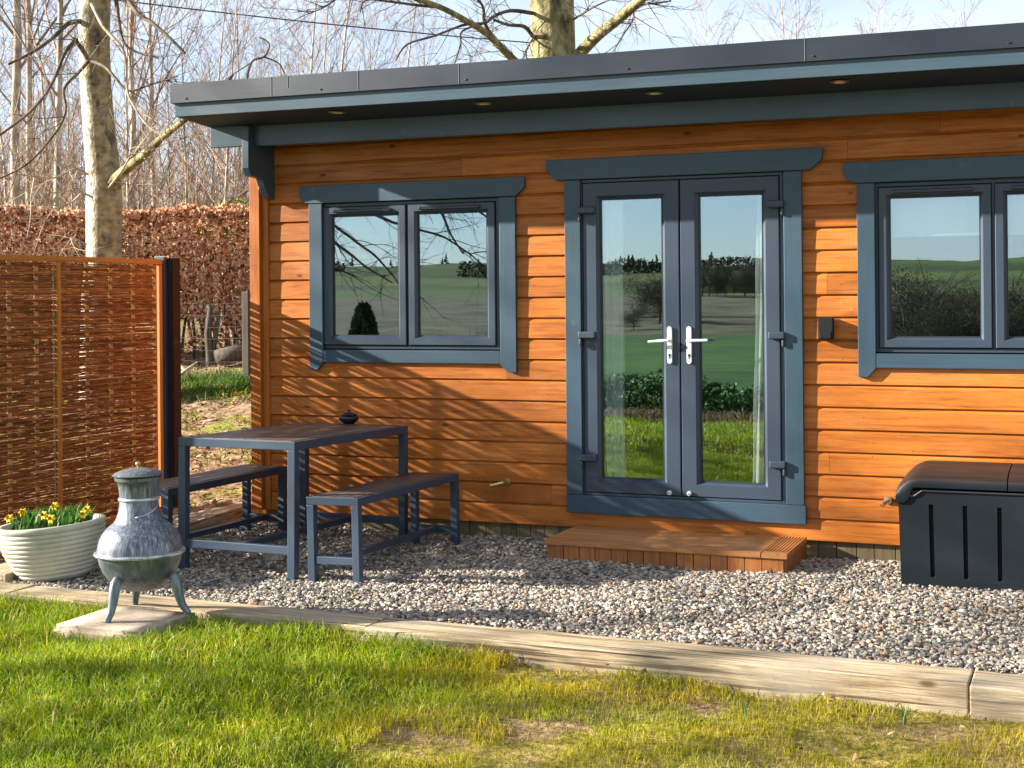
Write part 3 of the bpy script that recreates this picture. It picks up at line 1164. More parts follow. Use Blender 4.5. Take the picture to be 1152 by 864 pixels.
# --- french door
door = empty('double_door', Vector((-2.34, 0, .3)) - world_loc(cabin))
door.parent = cabin
yf = .0
m = MB()
a, b = W(-2.990, 0, yf)[0], W(-1.708, 0, yf)[0]
zb, zt = W(0, .296, yf)[1], W(0, 2.275, yf)[1]
m.box(a, a + .018, -.008, .075, zb, zt)
m.box(b - .018, b, -.008, .075, zb, zt)
m.box(a + .018, b - .018, -.008, .075, zt - .018, zt)
m.box(a + .018, b - .018, -.008, .075, zb, zb + .016)
obj('frame', m, M['upvc'], door, bevel=.002)
mid = W(-2.342, 0, yf)[0]
for side, (c0, c1, p0, p1) in enumerate(((a + .022, mid - .004, -2.857, -2.453), (mid + .004, b - .022, -2.223, -1.829))):
    d0, d1 = zb + .020, zt - .022
    yo = -.016
    p0, p1 = W(p0, 0, .01)[0], W(p1, 0, .01)[0]
    q0, q1 = W(0, .407, .01)[1], W(0, 2.150, .01)[1]

    def ring(f, y):
        return [(c0 + (p0 - c0) * f, y, d0 + (q0 - d0) * f), (c1 + (p1 - c1) * f, y, d0 + (q0 - d0) * f),
                (c1 + (p1 - c1) * f, y, d1 + (q1 - d1) * f), (c0 + (p0 - c0) * f, y, d1 + (q1 - d1) * f)]
    rings = [ring(0, .06), ring(0, yo + .005), ring(.04, yo), ring(.80, yo), ring(.86, yo + .008), ring(1, yo + .022), ring(1, .06)]
    m = MB()
    vs = [p for rg in rings for p in rg]
    fs = [(i * 4 + k, i * 4 + (k + 1) % 4, (i + 1) * 4 + (k + 1) % 4, (i + 1) * 4 + k) for i in range(len(rings) - 1) for k in range(4)]
    m.add(vs, fs)
    obj('door_leaf', m, M['upvc'], door)
    m = MB()
    g_ = .006
    yy = yo + .019
    m.box(p0 - .002, p0 + g_, yy, yy + .02, q0, q1)
    m.box(p1 - g_, p1 + .002, yy, yy + .02, q0, q1)
    m.box(p0 + g_, p1 - g_, yy, yy + .02, q0 - .002, q0 + g_)
    m.box(p0 + g_, p1 - g_, yy, yy + .02, q1 - g_, q1 + .002)
    obj('gasket', m, M['seal'], door)
    m = MB()
    m.box(p0 - .008, p1 + .008, .0175, .0215, q0 - .008, q1 + .008)
    obj('pane', m, M['glass'], door)
    # handle: backplate, lever, keyhole
    hx = W(-2.416 if side == 0 else -2.2925, 0, -.03)[0]
    s = -1 if side == 0 else 1
    m = MB()
    z0, z1 = 1.126, 1.355
    pl = [(hx + .015 * math.cos(R(t)), z1 - .015 + .015 * math.sin(R(t))) for t in range(0, 181, 30)] + \
         [(hx + .015 * math.cos(R(t)), z0 + .015 + .015 * math.sin(R(t))) for t in range(180, 361, 30)]
    m.prism(pl, 'y', -.030, yo + .001)
    zz = 1.268
    m.tube([(hx, -.031, zz), (hx, -.062, zz)], .0105, 12)
    m.tube([(hx - s * .004, -.062, zz), (hx + s * .02, -.066, zz + .001), (hx + s * .125, -.064, zz + (.004 if side else -.006))], [.0095, .0095, .0075], 12)
    m.tube([(hx, -.0295, 1.180), (hx, -.0335, 1.180)], .008, 12, 1)
    m.box(hx - .004, hx + .004, -.0325, -.0295, 1.158, 1.180, 1)
    obj('door_handle', m, [M['white_plastic'], M['seal']], door, bevel=.0015)
    # small lock knob at the foot
    kx = W(-2.425 if side == 0 else -2.301, 0, -.03)[0]
    m = MB()
    m.tube([(kx, yo, .335), (kx, -.03, .335)], .014, 16)
    m.tube([(kx, -.03, .335), (kx, -.046, .335)], .009, 12)
    m.tube([(kx, -.046, .335), (kx, -.048, .335)], .004, 8, 1)
    obj('lock_knob', m, [M['white_plastic'], M['seal']], door)
    # hinges
    for hz in (2.085, 1.300, .528):
        m = MB()
        x0, x1 = (W(-3.008, 0, -.04)[0], W(-2.893, 0, -.04)[0]) if side == 0 else (W(-1.803, 0, -.04)[0], W(-1.703, 0, -.04)[0])
        zc = W(0, hz, -.04)[1]
        m.box(x0, x1, -.058, yo + .001, zc - .022, zc + .022)
        px = x0 + .012 if side == 0 else x1 - .012
        m.tube([(px, -.040, zc - .024), (px, -.040, zc - .068)], .010, 12)
        obj('hinge', m, M['upvc'], door, bevel=.009, seg=3)
yt = -.03
g = lambda x, z: W(x, z, yt)
for xa, xb in ((-3.096, -2.991), (-1.707, -1.598)):
    m = MB()
    m.box(g(xa, 0)[0], g(xb, 0)[0], -.03, -.004, g(0, .292)[1], g(0, 2.277)[1])
    obj('side_trim', m, M['trim_z'], door, bevel=.003)
m = MB()
m.box(g(-3.098, 0)[0], g(-1.588, 0)[0], -.031, -.004, g(0, .178)[1], g(0, .290)[1])
obj('sill_board', m, M['trim_x'], door, bevel=.003)
m = MB()
a1, a2, zl, zt_ = g(-3.2185, 0)[0], g(-1.473, 0)[0], g(0, 2.281)[1], g(0, 2.411)[1]
m.prism([(a1 + .065, zl), (a1, zl + .072), (a1, zt_), (a2, zt_), (a2, zl + .065), (a2 - .07, zl)], 'y', -.036, -.004)
obj('header_board', m, M['trim_x'], door, bevel=.003)

# small fittings screwed to the wall
m = MB()
m.box(*[W(v, 0, -.05)[0] for v in (-1.508, -1.421)], -.052, -.001, *[W(0, v, -.05)[1] for v in (1.277, 1.408)])
m.box(*[W(v, 0, -.05)[0] for v in (-1.500, -1.429)], -.060, -.0522, 1.283, 1.325)
obj('key_box', m, M['black_matt'], cabin, bevel=.006, seg=3)
for (x, z, dx) in ((-3.50, .355, -.075), (-1.112, .345, -.022)):
    m = MB()
    m.tube([(x, .012, z), (x, -.012, z)], .022, 16)
    m.tube([(x, -.012, z), (x + dx * .2, -.05, z - .002), (x + dx, -.075, z - .016)], [.011, .012, .012], 12)
    m.tube([(x + dx, -.075, z - .016), (x + dx * 1.15, -.079, z - .020)], [.015, .015], 12)
    obj('overflow_pipe', m, M['brass' if dx < -.05 else 'chrome'], cabin, smooth=False, bevel=.001)

# --- curtains and blind hanging inside
def drape(name, x0, x1, y, z0, z1, folds, amp, label, taper=0.0):
    m = MB()
    n, k = folds * 8, 12
    vs, fs = [], []
    for j in range(k + 1):
        z = z0 + (z1 - z0) * j / k
        lean = taper * (1 - j / k) ** 1.5
        for i in range(n + 1):
            f = i / n
            ph = f * folds * 2 * math.pi
            vs.append((x0 - lean + (x1 - x0 + lean) * f + .004 * math.sin(j * 1.3 + i), y + amp * math.sin(ph + .25 * math.sin(j * .7)), z))
    for j in range(k):
        for i in range(n):
            p = j * (n + 1) + i
            fs.append((p, p + 1, p + n + 2, p + n + 1))
    m.add(vs, fs)
    o = obj(name, m, M['curtain'], smooth=True)
    s = o.modifiers.new('thickness', 'SOLIDIFY')
    s.thickness = .003
    return tag(o, label, 'curtain')


drape('curtain', -2.93, -2.725, .062, .27, 2.36, 4, .020, 'white folded curtain inside the left door leaf')
drape('curtain', -1.876, -1.70, .062, .27, 2.36, 4, .020, 'white curtain showing as narrow strip inside the right door leaf', .05)
m = MB()
m.box(-1.17, .12, .085, .088, 1.885, 2.19)
m.tube([(-1.18, .0865, 1.88), (.13, .0865, 1.88)], .010, 10)
m.tube([(-1.18, .0865, 2.20), (.13, .0865, 2.20)], .018, 12)
tag(obj('roller_blind', m, M['curtain']), 'white roller blind half lowered inside the right hand window', 'blind')

# ----------------------------------------------------------------------------- deck step
step = empty('deck_step', (-2.3, -.3, 0))
tag(step, 'low brown timber step on the gravel below the french door', 'step')
m = MB()
zt_ = .110
sx0, sx1, sy0 = -3.012, -1.575, -.625
# grooved decking: boards running towards the wall at the right end, smooth boards elsewhere
pitch = .0
for k, (ya, yb) in enumerate(((-.625, -.49), (-.485, -.35), (-.345, -.21), (-.205, -.07))):
    m.box(sx0, sx1 - .150, ya, yb, zt_ - .028, zt_)
m.box(sx1 - .145, sx1 - .005, -.56, -.02, zt_ - .028, zt_ - .006)
for k in range(8):
    xa = sx1 - .145 + k * .0185
    m.box(xa, xa + .0105, -.56, -.02, zt_ - .0058, zt_ + .001)
m.box(sx1 - .145, sx1 - .002, -.625, -.563, zt_ - .028, zt_)
obj('tread', m, M['step_wood'], step, bevel=.002)
m = MB()
x = sx0 + .02
while x < sx1 - .05:
    w_ = .098
    e_ = x + w_ - .004 if x + 1.4 * w_ < sx1 - .025 else sx1 - .0245
    m.box(x, e_, -.612, -.594, -.06, zt_ - .0285)
    x = e_ + .004 if e_ < sx1 - .03 else 99
m.box(sx1 - .024, sx1 - .008, -.600, -.02, -.06, zt_ - .0285)
m.box(sx0 + .012, sx0 + .019, -.600, -.02, -.06, zt_ - .0285)
obj('riser', m, M['step_front'], step, bevel=.002)

# ----------------------------------------------------------------------------- storage box
bx = empty('storage_box', (-.42, -.37, 0))
tag(bx, 'black ribbed plastic garden storage box against the cabin wall', 'storage box')
hw, hd = .552, .305
m = MB()
# body: slightly tapered shell whose front shows upright recesses
cols_ = [-.552, -.545, -.40]
xs_ = []
rec = [-.255, -.125, .005, .135, .265, .395]
edges = [-.552] + [e for r_ in (-.385, -.213, -.041, .131, .303, .475) for e in (r_ - .012, r_ - .008, r_ + .006, r_ + .012)] + [.552]
zs_ = [-.02, .045, .05, .425, .43, .50]
vs, fs = [], []
for z in zs_:
    tp = 1 - .022 * (1 - (z + .02) / .52)
    for x in edges:
        inr = any(r_ - .0085 <= x <= r_ + .0065 for r_ in (-.385, -.213, -.041, .131, .303, .475)) and .046 < z < .428
        yy = -hd * tp + (.03 if inr else 0)
        vs.append((x * tp, yy, z))
nc = len(edges)
for j in range(len(zs_) - 1):
    for i in range(nc - 1):
        fs.append((j * nc + i, j * nc + i + 1, (j + 1) * nc + i + 1, (j + 1) * nc + i))
m.add(vs, fs)
b0, t0 = .978, 1.0
m.add([(-hw * b0, -hd * b0, -.02), (-hw, -hd, .50), (-hw, hd, .50), (-hw * b0, hd, -.02)], [(0, 1, 2, 3)])
m.add([(hw * b0, -hd * b0, -.02), (hw, -hd, .50), (hw, hd, .50), (hw * b0, hd, -.02)], [(3, 2, 1, 0)])
m.add([(-hw * b0, hd, -.02), (-hw, hd, .50), (hw, hd, .50), (hw * b0, hd, -.02)], [(0, 1, 2, 3)])
m.add([(-hw, -hd, .499), (hw, -hd, .499), (hw, hd, .499), (-hw, hd, .499)], [(0, 1, 2, 3)])
obj('body', m, M['bin_plastic'], bx, local=True, auto=30)


def lid_half(x0, x1):
    """domed lid: front skirt with a deep rounded ear at the outer end, rising top"""
    m = MB()
    n = 26
    vs, fs = [], []
    rows = 12
    for i in range(n + 1):
        f = i / n
        x = x0 + (x1 - x0) * f
        e = max(0.0, 1 - (hw + .012 - abs(x)) / .13)       # 1 at the outer end
        dome = .085 * (1 - min(1, e) ** 2.4)
        earz = .515 - .085 * float(smooth(.28, .60, e))
        out = -hd - .012
        zt_ = .515 + dome
        prof = [(out + .012, earz), (out, earz + .004), (out - .004, (earz + zt_ - .035) / 2), (out - .002, zt_ - .045), (out + .006, zt_ - .032),
                (out + .03, zt_ - .022), (out + .14, zt_ - .004), (0.02, zt_ + .004), (.18, zt_ + .003), (hd - .02, zt_ - .004), (hd + .008, zt_ - .02), (hd + .008, .50)]
        for (y, z) in prof:
            vs.append((x, y, z))
    k = len(prof)
    for i in range(n):
        for j in range(k - 1):
            fs.append((i * k + j, i * k + j + 1, (i + 1) * k + j + 1, (i + 1) * k + j))
    mi = []
    m.add(vs, fs)
    m.m = [1 if 3 <= (q_ % (k - 1)) else 0 for q_ in range(len(fs))]
    m.add([vs[j] for j in range(k)], [tuple(range(k))], 0)
    m.add([vs[n * k + j] for j in range(k)], [tuple(range(k))[::-1]], 0)
    return m


for (a, b) in ((-hw - .012, -.003), (.003, hw + .012)):
    o = obj('lid', lid_half(a, b), [M['bin_plastic'], M['bin_lid']], bx, local=True, auto=38)
m = MB()
m.tube([(-hw + .02, -hd - .004, .472), (-.47, -hd - .004, .470), (-.43, -hd - .004, .500), (.43, -hd - .004, .503), (.47, -hd - .004, .470), (hw - .02, -hd - .004, .472)], .006, 6)
obj('lid_seal', m, M['seal'], bx, local=True)

# ----------------------------------------------------------------------------- table and benches
def slatted(name, w_, l_, h, leg, railz, label, cat, loc, rot, slats, group=None):
    """square steel frame (origin at the centre of the footprint), slats along the length"""
    e = empty(name, loc, rot)
    tag(e, label, cat, group)
    hx, hy = w_ / 2, l_ / 2
    for sx in (-1, 1):
        for sy in (-1, 1):
            m = MB()
            xa, ya = sx * (hx - leg / 2), sy * (hy - leg / 2)
            m.box(xa - leg / 2, xa + leg / 2, ya - leg / 2, ya + leg / 2, -.035, h - leg)
            obj('leg', m, M['steel_frame'], e, local=True, bevel=.003)
    m = MB()
    rw = leg
    m.box(-hx, hx, -hy, -hy + rw, h - leg, h)
    m.box(-hx, hx, hy - rw, hy, h - leg, h)
    m.box(-hx, -hx + rw * .6, -hy + rw, hy - rw, h - leg, h)
    m.box(hx - rw * .6, hx, -hy + rw, hy - rw, h - leg, h)
    obj('top_frame', m, M['steel_frame'], e, local=True, bevel=.003)
    m = MB()
    x0, x1 = -hx + rw * .6 + .003, hx - rw * .6 - .003
    sw = (x1 - x0) / slats
    for k in range(slats):
        z1 = h + .002
        m.box(x0 + k * sw + .0025, x0 + (k + 1) * sw - .0025, -hy + rw * .35, hy - rw * .35, h - .016, z1)
    obj('top_slats', m, M['table_slat'], e, local=True, bevel=.002)
    rh = leg * .95
    for ya in (-hy + .006, hy - leg + .006):
        m = MB()
        m.box(-hx + leg, hx - leg, ya, ya + leg - .012, railz, railz + rh)
        obj('end_rail', m, M['steel_frame'], e, local=True, bevel=.003)
    m = MB()
    m.box(-leg * .42, leg * .42, -hy + leg - .004, hy - leg + .004, railz + .004, railz + rh - .004)
    obj('stretcher', m, M['steel_frame'], e, local=True, bevel=.003)
    return e


slatted('dining_table', .785, 1.33, .742, .048, .115, 'long dark slatted dining table with blue grey steel frame', 'table',
        (-4.463, -.985, 0), (R(-1.1), 0, R(-1.6)), 7)
slatted('garden_bench', .325, 1.27, .452, .044, .085, 'slatted steel bench on the door side of the dining table', 'bench',
        (-3.835, -1.02, 0), (R(-.6), R(-1.2), R(-1.0)), 4, 'benches at the dining table')
slatted('garden_bench', .325, 1.27, .447, .044, .085, 'slatted steel bench on the fence side of the dining table', 'bench',
        (-5.105, -.98, 0), (R(-.5), 0, R(-1.0)), 4, 'benches at the dining table')

# ashtray pot with lid on the table
zt_ = .731
ash = empty('ash_pot', (-4.472, -.33, zt_))
tag(ash, 'small round black lidded ash pot on the dining table', 'ash pot')
m = MB()
m.lathe([(.030, 0), (.034, .003), (.055, .018), (.066, .034), (.066, .042), (.056, .052), (.047, .055)], n=36)
obj('bowl', m, M['black_gloss'], ash, local=True, auto=45)
m = MB()
m.lathe([(.052, .0555), (.054, .059), (.040, .068), (.018, .073), (.008, .074), (.007, .080), (.012, .084), (.012, .088), (.004, .092)], n=32)
obj('lid', m, M['black_gloss'], ash, local=True, auto=45)

# ----------------------------------------------------------------------------- sleepers
def sleeper(x0, x1, y0, y1, z0, z1, label, rz_=0.0, mat='sleeper'):
    """slightly worn timber with wavy edges"""
    cx, cy = (x0 + x1) / 2, (y0 + y1) / 2
    m = MB()
    L, Wd, H = x1 - x0, y1 - y0, z1 - z0
    long_x = L > Wd
    n = 14
    vs, fs = [], []
    for i in range(n + 1):
        f = i / n - .5
        j = [rnd.uniform(-.003, .003) for _ in range(8)]
        if long_x:
            x = f * L
            vs += [(x, -Wd / 2 + j[0], 0), (x, Wd / 2 + j[1], 0), (x, Wd / 2 + j[2], H + j[3]), (x, -Wd / 2 + j[4], H + j[5])]
        else:
            y = f * Wd
            vs += [(L / 2 + j[0], y, 0), (-L / 2 + j[1], y, 0), (-L / 2 + j[2], y, H + j[3]), (L / 2 + j[4], y, H + j[5])]
    for i in range(n):
        for k in range(4):
            fs.append((i * 4 + k, i * 4 + (k + 1) % 4, (i + 1) * 4 + (k + 1) % 4, (i + 1) * 4 + k))
    fs.append((0, 3, 2, 1))
    fs.append((n * 4, n * 4 + 1, n * 4 + 2, n * 4 + 3))
    m.add(vs, fs)
    o = obj('timber_sleeper', m, M[mat], bevel=.007, seg=3)
    o.location = (cx, cy, z0)
    o.rotation_euler = (0, 0, rz_)
    return tag(o, label, 'sleeper', 'timber sleepers edging the gravel')


sleeper(-6.35, -5.305, -2.555, -2.315, -.14, .012, 'pale sleeper in front of the planter, running off to the left')
sleeper(-5.30, -3.165, -2.56, -2.325, -.14, .010, 'pale sleeper behind the stone slab and chiminea, front edge of gravel')
sleeper(-3.16, -.468, -2.590, -2.345, -.15, .008, 'long pale sleeper along the front of the gravel with knots', R(-.5))
sleeper(-.462, 2.2, -2.625, -2.375, -.155, .006, 'pale sleeper end at the right after a dark joint', R(-.3))
sleeper(-5.80, -5.555, -2.30, -.62, -.1, .05, 'sleeper beside the planter at the foot of the woven fence', R(1.5), 'sleeper_side')
sleeper(-5.83, -5.60, -.60, .50, -.1, .065, 'sleeper beyond the fence side bench, next to the bank', R(5), 'sleeper_side')

# stone slab
def worn_block(name, lx, ly, lz, mat, loc, rotz, jit, label, cat, sub=3):
    import bmesh
    bm = bmesh.new()
    bmesh.ops.create_cube(bm, size=1)
    for v in bm.verts:
        v.co = Vector((v.co.x * lx, v.co.y * ly, (v.co.z + .5) * lz))
    bmesh.ops.bevel(bm, geom=list(bm.edges), offset=min(lx, ly, lz) * .22, segments=2, affect='EDGES')
    bmesh.ops.subdivide_edges(bm, edges=list(bm.edges), cuts=sub, use_grid_fill=True)
    for v in bm.verts:
        p = v.co
        k = math.sin(31 * p.x + 17 * p.y) * math.cos(23 * p.y - 13 * p.z) + .5 * math.sin(71 * p.x - 57 * p.y + 43 * p.z)
        v.co += v.normal * jit * k if v.normal.length else Vector((0, 0, 0))
    me = bpy.data.meshes.new(name)
    bm.normal_update()
    bm.to_mesh(me)
    bm.free()
    me.materials.append(mat)
    me.polygons.foreach_set('use_smooth', [True] * len(me.polygons))
    o = bpy.data.objects.new(name, me)
    col.objects.link(o)
    o.location, o.rotation_euler = loc, (0, 0, rotz)
    return tag(o, label, cat)


worn_block('stone_slab', .52, .46, .085, M['slab'], (-4.305, -2.845, -.065), R(1), .0022, 'weathered stone slab in the grass under the chiminea', 'slab')
for (px, py, w_, s, lab) in ((306, 577, 8.35, .085, 'orange tinted stone at the foot of the cabin corner'), (262, 561, 8.9, .075, 'grey brown stone on the bank just beyond the sleeper'),
                             (283, 583, 8.5, .05, 'small pale stone beside the fence side bench leg')):
    p = at(px, py, w_)
    worn_block('rock', s * 1.3, s, s * .75, M['rock'], (p.x, p.y, float(ground_z(p.x, p.y)) + .0 if p.x < -5.6 else -.005), rnd.uniform(0, 3), .004, lab, 'rock', 2)

# ----------------------------------------------------------------------------- chiminea
ch = empty('chiminea', (-4.318, -2.715, .0195), (0, R(-.9), R(0)))
tag(ch, 'blue grey cast iron chiminea with lid standing on three legs', 'chiminea')
prof = [(.02, .108), (.075, .116), (.115, .135), (.15, .168), (.178, .208), (.195, .25), (.202, .285), (.203, .292)]
m = MB()
m.lathe(prof, n=64)
m.lathe([(.203, .301), (.2015, .33), (.192, .365), (.174, .398), (.150, .424), (.126, .442), (.117, .452), (.109, .466), (.100, .494), (.094, .53), (.092, .552)], n=64)
m.lathe([(.092, .563), (.094, .60), (.098, .625), (.104, .643), (.113, .65), (.114, .664), (.108, .668)], n=64)
obj('body', m, M['chim_metal'], ch, local=True, auto=40)
m = MB()
m.lathe([(.203, .288), (.215, .290), (.219, .296), (.218, .302), (.212, .306), (.203, .307)], n=64)
obj('rim_band', m, M['chim_band'], ch, local=True, smooth=True)
m = MB()
m.lathe([(.091, .549), (.098, .552), (.099, .558), (.097, .564), (.091, .567)], n=64)
obj('neck_band', m, M['chim_band'], ch, local=True, smooth=True)
m = MB()
m.lathe([(.108, .6685), (.121, .671), (.123, .676), (.112, .685), (.085, .696), (.045, .705), (.012, .708)], n=56)
obj('lid', m, M['chim_lid'], ch, local=True, auto=50)
m = MB()
m.lathe([(.004, .707), (.006, .712), (.004, .716), (.012, .722), (.014, .729), (.009, .736), (.003, .738)], n=20)
obj('lid_knob', m, M['brass'], ch, local=True, smooth=True)
# cast crescent handle line on the neck and a small rivet
m = MB()
arc = []
for k in range(9):
    a = R(-62 + k * 9.5)
    z = .478 + .05 * (k / 8) ** 1.5
    r_ = .1045 - .0085 * (k / 8) + .001
    arc.append((r_ * math.cos(a), r_ * math.sin(a), z))
m.tube(arc, .0032, 8)
obj('handle_bead', m, M['chim_band'], ch, local=True, smooth=True)
for th in (-94, 12, 134):
    m = MB()
    c, s = math.cos(R(th)), math.sin(R(th))
    pts = [(.150, .205), (.176, .170), (.188, .13), (.198, .085), (.213, .042), (.238, .008), (.250, .001)]
    rad = [.022, .027, .026, .0225, .019, .0155, .015]
    m.tube([(c * r_, s * r_, z) for r_, z in pts], rad, 12)
    o = obj('leg', m, M['chim_leg'], ch, local=True, smooth=True)

# ----------------------------------------------------------------------------- planter and daffodils
pot = empty('planter', (-5.385, -2.065, .0), (R(1), R(-4.6), 0))
tag(pot, 'large cream ribbed round planter at the foot of the woven fence', 'planter')
m = MB()
prof = [(.03, .004), (.175, .004), (.185, .012)]
nr = 10
for k in range(nr * 6 + 1):
    f = k / (nr * 6)
    r_ = .187 + .098 * math.sin(f * math.pi / 2) ** 1.0
    r_ += .0075 * abs(math.sin(f * nr * math.pi)) ** .6
    prof.append((r_, .014 + f * .262))
prof += [(.290, .280), (.296, .286), (.297, .304), (.290, .311), (.268, .311), (.262, .300), (.258, .27), (.255, .25)]
m.lathe(prof, n=72)
obj('pot', m, M['pot_glaze'], pot, local=True, auto=60)
m = MB()
m.lathe([(.256, .262), (.2, .268), (.1, .272), (.01, .27)], n=40)
obj('soil', m, M['soil'], pot, local=True, smooth=True)


def strap_leaf(mb, base, d, h, wd, bend, n=6):
    """strap leaf folded along its keel"""
    d = Vector((d[0], d[1], 0)).normalized()
    s = Vector((-d.y, d.x, 0))
    vs, fs = [], []
    for i in range(n + 1):
        f = i / n
        c = Vector(base) + d * (bend * h * f ** 2) + Vector((0, 0, h * (f - .28 * bend * f ** 3)))
        ww = wd * (1 - f ** 3) * (.75 + .5 * f * (1 - f)) + .0004
        vs += [c - s * ww, c + d * (-ww * .45), c + s * ww]
    for i in range(n):
        for k in range(2):
            fs.append((i * 3 + k, i * 3 + k + 1, (i + 1) * 3 + k + 1, (i + 1) * 3 + k))
    mb.add(vs, fs)


def daffodil(base, top, face, label):
    """bulb plant: strap leaves, a stem, and one flower of six petals round a trumpet"""
    e = empty('daffodil', base)
    tag(e, label, 'daffodil', 'daffodils in the cream planter')
    m = MB()
    for k in range(5):
        a = rnd.uniform(0, 6.28)
        strap_leaf(m, (rnd.uniform(-.02, .02), rnd.uniform(-.02, .02), 0), (math.cos(a), math.sin(a)), rnd.uniform(.10, .17), rnd.uniform(.006, .010), rnd.uniform(.1, .6))
    o = obj('leaves', m, M['bulb_leaf'], e, local=True, smooth=True)
    t_ = Vector(top) - Vector(base)
    fdir = Vector(face).normalized()
    m = MB()
    m.tube([(0, 0, 0), t_ * .55 + Vector((0, 0, .02)), t_ + Vector((0, 0, .012)), t_ + fdir * .006], [.0035, .003, .0026, .0028], 8)
    obj('stem', m, M['bulb_leaf'], e, local=True, smooth=True)
    u = fdir.cross(Vector((0, 0, 1))).normalized()
    w_ = u.cross(fdir)
    m = MB()
    c = t_ + fdir * .010
    for k in range(6):
        a = R(60 * k + rnd.uniform(-8, 8))
        r_ = u * math.cos(a) + w_ * math.sin(a)
        s = fdir.cross(r_)
        L = rnd.uniform(.026, .031)
        back = -.25 if k % 2 else .02
        vs = [c, c + r_ * L * .5 + s * .0095 + fdir * L * back * .5, c + r_ * L * 1.0 + fdir * L * back, c + r_ * L * .5 - s * .0095 + fdir * L * back * .5, c + r_ * L * .52 + fdir * (.003 + L * back * .5)]
        m.add(vs, [(0, 1, 4), (1, 2, 4), (2, 3, 4), (3, 0, 4)])
    f = obj('petals', m, M['petal'], e, local=True)
    m = MB()
    n = 14
    vs, fs = [], []
    for j, (r_, d) in enumerate(((.005, 0), (.0075, .008), (.0085, .016), (.0115, .022), (.0105, .0205), (.006, .010))):
        for k in range(n):
            a = 2 * math.pi * k / n
            rr = r_ * (1 + (.12 * math.sin(a * 6) if j in (3, 4) else 0))
            vs.append(c + fdir * d + (u * math.cos(a) + w_ * math.sin(a)) * rr)
    for j in range(5):
        for k in range(n):
            fs.append((j * n + k, j * n + (k + 1) % n, (j + 1) * n + (k + 1) % n, (j + 1) * n + k))
    m.add(vs, fs)
    obj('trumpet', m, M['trumpet'], e, local=True, smooth=True)
    return e


flw = [(11, 584, 7.76, 'yellow daffodil bloom nearest the left rim of the cream planter'), (26, 577, 7.9, 'yellow daffodil second from the left, leaning in front of the fence weave'),
       (50, 580, 7.78, 'yellow daffodil just left of the lowest central bloom'), (58, 584, 7.68, 'lowest central daffodil, wide open over the front rim'),
       (62, 570, 8.0, 'tallest daffodil, standing before the fence stile'), (94, 579, 7.9, 'lower of the two daffodil blooms at the right of the planter'),
       (99, 574, 7.94, 'higher of the two daffodil blooms at the right of the planter')]
for (px, py, w_, lab) in flw:
    p = at(px, py, w_)
    dx, dy = p.x + 5.385, p.y + 2.065
    rr = math.hypot(dx, dy)
    k = min(1, .2 / max(rr, 1e-3)) * .8
    base = Vector((-5.385 + dx * k, -2.065 + dy * k, .262 + .06 * dx))
    daffodil(base, p, (CAM - p) + Vector((-2.5, 0, 1.5)) + Vector((rnd.uniform(-2, 2), rnd.uniform(-2, 2), rnd.uniform(-.8, .8))), lab)
for k in range(30):
    a, rr = rnd.uniform(0, 6.28), .21 * math.sqrt(rnd.random())
    b = Vector((-5.385 + rr * math.cos(a), -2.065 + rr * math.sin(a), .258 + .06 * rr * math.cos(a)))
    m = MB()
    for q_ in range(7):
        a2 = rnd.uniform(0, 6.28)
        strap_leaf(m, (rnd.uniform(-.03, .03), rnd.uniform(-.03, .03), 0), (math.cos(a2), math.sin(a2)), rnd.uniform(.08, .16), rnd.uniform(.006, .013), rnd.uniform(.1, .9))
    o = obj('bulb_plant', m, M['bulb_leaf'], smooth=True)
    o.location = b
    tag(o, 'flowerless tuft of green bulb leaves among the daffodils in the planter', 'plant', 'green bulb tufts in the planter')

# shoots in the lawn
for (px, py, lab) in ((1017, 806, 'broad green bulb shoot in the mossy lawn at lower right'), (838, 808, 'pair of pale thin shoots in the lawn below the long sleeper'),
                      (820, 770, 'ragged shoot against the front of the long sleeper'), (235, 727, 'tall pale shoot in the lush grass right of the slab'),
                      (447, 800, 'single long dark blade in the middle of the lawn'), (880, 778, 'small leafy shoot close to the long sleeper face')):
    g_ = at(px, py, 1.0) - CAM
    zl = -.10 if px > 600 else -.06
    t_ = (zl - 1.55) / g_.z
    p = CAM + g_ * t_
    m = MB()
    for q_ in range(5 if px == 1017 else (2 if px in (838, 447) else 4)):
        a2 = rnd.uniform(0, 6.28)
        strap_leaf(m, (rnd.uniform(-.008, .008), rnd.uniform(-.008, .008), 0), (math.cos(a2), math.sin(a2)), rnd.uniform(.06, .10), rnd.uniform(.003, .0055), rnd.uniform(.1, .6))
    o = obj('bulb_shoot', m, M['shoot_leaf'], smooth=True)
    o.location = (p.x, p.y, float(ground_z(p.x, p.y)) - .004)
    tag(o, lab, 'shoot', 'shoots coming up through the lawn')

# ----------------------------------------------------------------------------- woven willow fence
XF = -6.2
fence = empty('woven_fence', (XF, -1.05, 0))
tag(fence, 'woven brown willow fence panel in an orange timber frame', 'fence')
FY0, FY1, FT = -2.13, .03, 1.835
for (ya, yb, za) in ((FY0, FY1, FT - .036), (FY0 + .037, FY1 - .037, .03)):
    m = MB()
    m.box(XF - .022, XF + .022, ya, yb, za, za + .036)
    obj('rail', m, M['fence_rail'], fence, bevel=.003)
for ya in (FY0, -1.085, FY1 - .036):
    m = MB()
    m.box(XF - .018, XF + .019, ya, ya + .036, .03 if ya != -1.085 else .067, FT - .037)
    obj('stile', m, M['fence_frame'], fence, bevel=.003)
ups = [FY0 + .05] + [-2.13 + .245 * k + .13 for k in range(0, 9)]
ups = [u_ for u_ in ups if u_ < FY1 - .06 and abs(u_ + 1.067) > .05] + [FY1 - .052, -1.105]
ups.sort()
